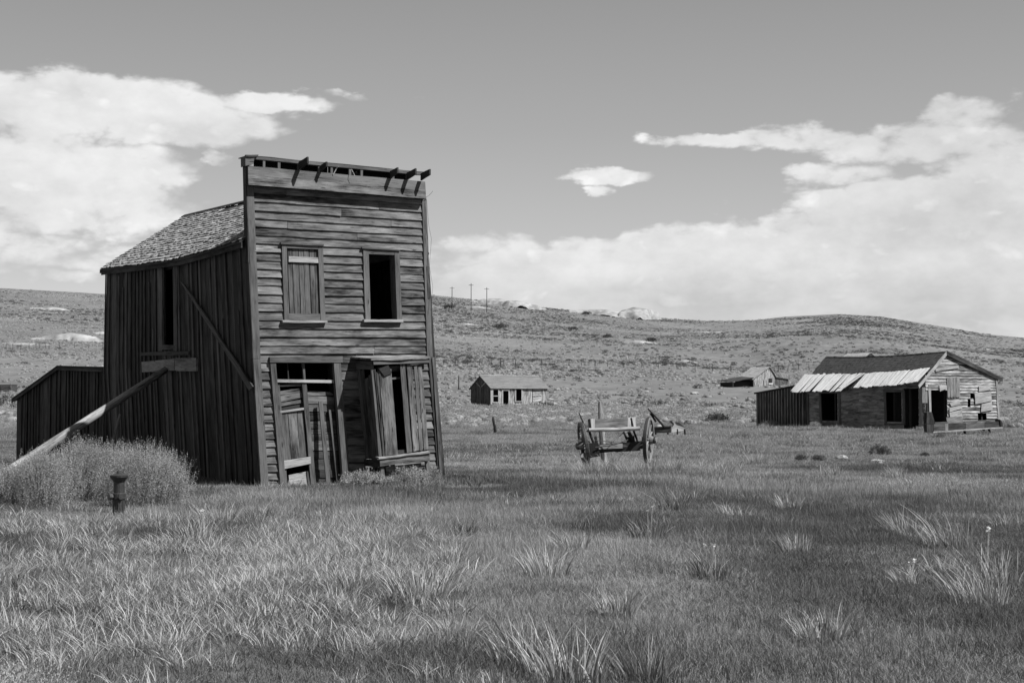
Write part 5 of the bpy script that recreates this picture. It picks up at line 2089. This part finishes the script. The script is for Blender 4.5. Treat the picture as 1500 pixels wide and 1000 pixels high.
# --- single clumps of wild iris that stand out on the meadow
IR = [(985, 745, 1.25, 'dark dense iris clump, tallest in the middle meadow right of centre'), (950, 783, 1.1, 'straggly iris clump with a pale flower just in front of the tallest clump'),
      (838, 803, .95, 'iris clump with pale tips in the middle meadow'), (800, 845, 1.05, 'tall thin iris clump right below the pale-tipped clump'), (678, 781, .9, 'small dark iris clump in front of the bay window'),
      (610, 880, 1.2, 'large pale iris clump at the edge of the thick lower-left growth'), (1155, 742, 1.1, 'wide pale clump of grass in the meadow below the long house'), (1165, 805, .8, 'small pale upright clump right of centre'),
      (1040, 848, .85, 'small iris clump with two pale blooms right of centre'), (1310, 700, 1.1, 'loose tuft with pale stems at the right in the upper meadow'), (1320, 780, 1.1, 'pale wind-bent clump, upper of the right-hand group'),
      (1390, 800, 1.4, 'tallest pale wind-bent clump of the right-hand group'), (1445, 850, 1.35, 'broad pale clump near the right edge with white blooms'), (1430, 880, 1.2, 'low spreading pale clump below the broad right-edge clump'),
      (1328, 850, .6, 'single white-flowered iris stalk left of the right-hand group'), (830, 985, 1.3, 'large pale clump at the bottom centre of the meadow'), (770, 960, 1.15, 'wind-bent pale clump beside the bottom centre clump'),
      (285, 790, 1.1, 'pale blooming iris clump right of the hydrant'), (380, 757, .95, 'dark upright tuft in the grass before the side wall'), (465, 760, .8, 'thin tuft in the grass below the doorway'), (945, 985, .9, 'small dark clump right of the bottom centre clump'),
      (895, 692, 1.6, 'tall grass clump growing in front of the broken wagon axle'), (925, 694, 1.4, 'grass clump at the foot of the right wagon wheel'), (985, 684, 1.2, 'leafy clump right of the broken wagon'),
      (856, 697, 1.2, 'grass clump hiding the foot of the left wagon wheel'), (953, 686, 1.4, 'grass clump hiding the foot of the right wagon wheel'), (877, 696, 1.5, 'dense grass clump under the left half of the wagon'),
      (1110, 668, 1.3, 'pale grass clump in the upper meadow left of the two small tussocks'), (1060, 690, 1.2, 'pale low clump in the upper meadow between wagon and long house'), (560, 800, 1.0, 'pale clump below the bay window'),
      (530, 770, .9, 'thin clump of leaves near the left side of the bay below the doorway shrub'), (1220, 690, 1.0, 'pale clump just below the angular rock'), (900, 900, .8, 'small tuft in the short turf of the lower middle meadow'),
      (1200, 930, .9, 'lone small tuft in the lower right turf'), (320, 760, 1.2, 'tall seeding clump before the front corner of the side wall')]
iris_src = {}
for k, (px, row, s_, lab) in enumerate(IR):
    p = plane_hit(px, row, V((0, 0, 0)), Z3)
    root = thing('iris_clump', lab, 'plant', (p.x, p.y, zg1(p.x, p.y) - .01), 'wild iris clumps in the meadow')
    v1, f1 = blades(420 if ('wagon' in lab) else 170, .20 * s_, .13 * s_, .36 * s_, .006, .012, .42, .55, 4, 100 + k, (-.28 if px > 1250 else -.1, 0))
    np_obj('leaves', v1, f1, 'iris_leaf' if k not in (0, 1, 4, 8, 18, 20) else 'iris_dark_leaf', root, kind='stuff')
    v1, f1 = blades(9, .15 * s_, .2 * s_, .42 * s_, .005, .009, .8, .5, 4, 200 + k, (-.2, 0))
    np_obj('dry_stalks', v1, f1, 'dry_leaf', root, kind='stuff')
    if 'bloom' in lab or 'flower' in lab:
        for q in range(2):
            g = np.random.default_rng(300 + k + q)
            c = np.array([g.uniform(-.1, .1), g.uniform(-.1, .1), .37 * s_ + g.uniform(-.05, .02)])
            n = 9
            a = g.uniform(0, 6.28, n)
            t = np.stack([np.cos(a), np.sin(a), g.uniform(-.8, 1, n)], -1) * .024
            sd = np.stack([-np.sin(a), np.cos(a), np.zeros(n)], -1) * .012
            v = np.stack([c + 0 * t - sd * .3, c + t * .6 + sd, c + t, c + t * .6 - sd], 1).reshape(-1, 3)
            st_ = np.array([[c[0], c[1], c[2]], [c[0] + .004, c[1], c[2]], [c[0] * .3 + .004, c[1] * .3, 0], [c[0] * .3, c[1] * .3, 0]])
            v = np.concatenate([v, st_])
            np_obj('bloom', v, np.arange(len(v)).reshape(-1, 4), 'dry_leaf', root)

# --- dark low tussocks in the upper meadow
for px, row, w, lab in ((1290, 661, 1.0, 'darkest round tussock in the meadow before the long house'), (1172, 666, .6, 'small dark tussock left of the pair before the long house'), (1198, 667, .6, 'small dark tussock right of the pair before the long house'),
                        (1352, 661, .45, 'tiny dark tussock right of the darkest tussock'), (1048, 604, 1.1, 'dark spreading shrub in the brush right of the sled')):
    d = EYE * F / (row - HOR) if row > 640 else 92
    p = gpt(px, d)
    v1, f1 = bush(260, 6, .38 * w, .42 * w, .03 * w, int(px), 3)
    o = np_obj('dark_tussock', v1, f1, 'dark_shrub_leaf')
    if row < 640:
        o.scale = (2.6, 2.6, 2.0)
    o.location = p
    o['label'] = lab
    o['category'] = 'shrub'
    o['group'] = 'dark tussocks'

# --- weeds along the foot of the long house
for px, d, w, lab in ((1192, 79, .55, 'weedy tuft at the corner where board shed meets long house wall'), (1345, 71.5, .5, 'weedy tuft in the open doorway by the corner post of the long house'), (1262, 76, .3, 'little tuft under the long house wall between its two windows'),
                      (1375, 66, .5, 'dark weeds under the near end of the wagon bed'), (1442, 67.5, .45, 'dark weeds under the far end of the wagon bed'), (1395, 63, .5, 'leafy weed in the grass in front of the wagon bed')):
    p = gpt(px, d)
    v1, f1 = bush(170, 6, .6 * w, .7 * w, .05 * w, int(px) + 3, 3, .7)
    o = np_obj('weed_tuft', v1, f1, 'iris_dark_leaf' if 'dark' in lab else 'sage_leaf')
    o.location = p - Z3 * .03
    o['label'] = lab
    o['category'] = 'weed'
    o['group'] = 'weeds round the long house'

# --- shrubs at the foot of the front
for px, row, off, w, h, lab in ((530, 716, .95, .42, .34, 'feathery shrub between the doorway and the bay'), (608, 713, .95, .36, .38, 'feathery shrub under the bay window'), (632, 711, .5, .22, .34, 'small shrub at the right foot of the bay'), (672, 716, .3, .34, .12, 'low dark scrub beside the front corner on bare ground'),
                               (577, 714, .9, .3, .2, 'low shrub under the left leg of the bay')):
    p = fp(px, row, off)
    v1, f1 = bush(420, 7, w, h, .022, int(px), 4, .7)
    o = np_obj('foot_shrub', v1, f1, 'sage_leaf' if px < 650 else 'dark_shrub_leaf')
    o.location = (p.x, p.y, zg1(p.x, p.y) - .02)
    o['label'] = lab
    o['category'] = 'shrub'
    o['group'] = 'shrubs at the foot of the leaning building'

# --- big sagebrush in front of the side wall
def sage(px, row, rx, h, lab, seed, n=2600, leaf=.019):
    p = plane_hit(px, row, V((0, 0, 0)), Z3)
    root = thing('sagebrush', lab, 'bush', (p.x, p.y, zg1(p.x, p.y) - .03), 'big sagebrush by the side wall')
    v1, f1 = bush(int(n * 2.0), 16, rx, h, leaf * .66, seed, 11, 1.3, .45)
    np_obj('foliage', v1, f1, 'sage_leaf', root, kind='stuff')
    mb = MB()
    g = random.Random(seed)
    for k in range(46):
        a = g.uniform(0, 6.28)
        r = g.uniform(.3, .85) * rx
        t = V((math.cos(a) * r, math.sin(a) * r, g.uniform(.35, .8) * h))
        m_ = V((t.x * .4, t.y * .4, t.z * .55)) + V((g.uniform(-.05, .05), g.uniform(-.05, .05), 0))
        mb.tube([V((t.x * .05, t.y * .05, -.02)) + V(root.location), m_ + V(root.location), t + V(root.location)], [.016, .010, .004], 4, False)
    mb.build('branches', 'twig', root, kind='stuff')


sage(216, 737, .68, 1.02, 'rightmost and roundest sagebrush, right of the hydrant', 5)
sage(126, 728, .62, 1.06, 'tall middle sagebrush under the prop log, left of the hydrant', 6)
sage(60, 735, .62, .92, 'lower sagebrush at the foot of the prop log', 7, 2000)
sage(2, 735, .6, .72, 'low sagebrush cut by the left edge of the view', 8, 1500)
sage(172, 728, .46, .95, 'sagebrush directly behind the hydrant joining its two neighbours', 9, 1500)
sage(-4, 1075, .45, .42, 'feathery sagebrush at the bottom left corner', 10, 1400, .013)

# --- brush over the plain and the slope
near = [src('b', bush(260, 4, .66, .58, .045, 60 + s_, 6, .35, .75, 2), 'far_sage_leaf') for s_ in range(4)]
farb = [src('b', bush(40, 3, .62, .55, .10, 70 + s_, 3, .35, .75, 1), 'far_sage_leaf') for s_ in range(3)]
darkb = [src('b', bush(46, 3, .7, .8, .13, 80 + s_, 3, .35, .4), 'dark_shrub_leaf') for s_ in range(2)]
soft = [src('b', bush(300, 7, .66, .50, .026, 90 + s_, 6, 1.0, .4), 'grass_straw' if s_ else 'far_sage_leaf') for s_ in range(2)]
XA, YA = wedge(11500, 44, 170, .45)
XB, YB = wedge(33000, 165, 430, .45)
XC, YC = wedge(110000, 420, 905, .42)
X, Y = np.concatenate([XA, XB, XC]), np.concatenate([YA, YB, YC])
D = np.hypot(X, Y)
I = np.where(D < 170, rng.integers(0, 4, len(X)), 4 + rng.integers(0, 3, len(X)))
nz = fbm2(X, Y, 22, 4, 55)
nz2 = fbm2(X, Y, 90, 3, 56)
pr = np.clip(.55 + 1.9 * nz + .9 * nz2, .15, 1) * np.interp(D + 22 * fbm2(X, Y, 16, 3, 95), [54, 74, 100, 140, 170, 300, 430, 900], [0, .25, .65, .85, .85, 1, 1, 1])
pr *= np.where((fbm2(X, Y * .6, 46, 3, 91) > .26) & (D > 200), .25, 1)
pr = np.maximum(pr, .16 * np.clip(.5 + 2 * nz, 0, 1) * (D > 44) * (D < 100))
pr = pr * np.where((X > 12) & (X < 27) & (D < 84), .04, 1)
pr *= np.interp(nz2, [-.5, 0, .3], [.7, 1, 1])
ok = (rng.uniform(0, 1, len(X)) < pr) & ~inside_any(X, Y, .6)
# tailings stay bare
for ob in list(COL.objects):
    if ob.name.startswith('tailings_mound'):
        wd = ob.dimensions.x / 2 if ob.dimensions.x else 8
        vx = np.array([v.co.x for v in ob.data.vertices])
        vy = np.array([v.co.y for v in ob.data.vertices])
        ok &= ((X - ob.location.x) / (vx.max() * .8)) ** 2 + ((Y - ob.location.y) / (vy.max() * .9)) ** 2 > rng.uniform(.15, 1.1, len(X))
X, Y, D, I, nz, nz2 = X[ok], Y[ok], D[ok], I[ok], nz[ok], nz2[ok]
brow = np.exp(-(((X - 95) / 60) ** 2 + ((Y - 460) / 70) ** 2))
dk = rng.uniform(0, 1, len(X)) < np.clip(.03 + .22 * np.clip((nz2 + .5 * nz - .12) * 6, 0, 1) + .30 * brow + .25 * ((D > 640) & (X > .17 * Y)), 0, 1) * (D > 150)
I = np.where(dk, 7 + rng.integers(0, 2, len(X)), I)
I = np.where(D < 92 + rng.uniform(-10, 10, len(X)), 9 + rng.integers(0, 2, len(X)), I)
s_ = rng.uniform(.4, 1.3, len(X)) * np.interp(D, [44, 60, 100, 170, 400, 900], [.35, .5, 1.0, 1.25, 1.05, .95])
scatter('sagebrush_plain', np.stack([X, Y, zg(X, Y) - .08], -1), rng.uniform(0, 6.28, len(X)), np.stack([s_, s_, s_ * np.interp(D, [100, 250], [1, .72])], -1), I, near + farb + darkb + soft)

# --- few dark bushes that stand out far up the slope
for px, d, r, lab in ((657, 745, 3.6, 'dark round bush at the foot of the leftmost utility pole'), (858, 845, 3.0, 'dark bush on the skyline beside the tailings bank'), (733, 620, 3.0, 'dark spread of scrub right of the small bare patch'), (838, 660, 2.4, 'dark bush on the slope below the skyline tailings'),
                      (890, 600, 2.2, 'small dark bush left of the flat-topped mound'), (955, 590, 2.6, 'dark scrub just above the flat-topped mound'), (128, 478, 2.6, 'dark scrub between the two tailings cones on the left slope')):
    p = gpt(px, d)
    v1, f1 = bush(160, 4, r, r * .7, r * .12, int(px), 4)
    o = np_obj('dark_bush', v1, f1, 'dark_shrub_leaf')
    o.location = p
    o['label'] = lab
    o['category'] = 'bush'
    o['group'] = 'dark bushes on the slope'
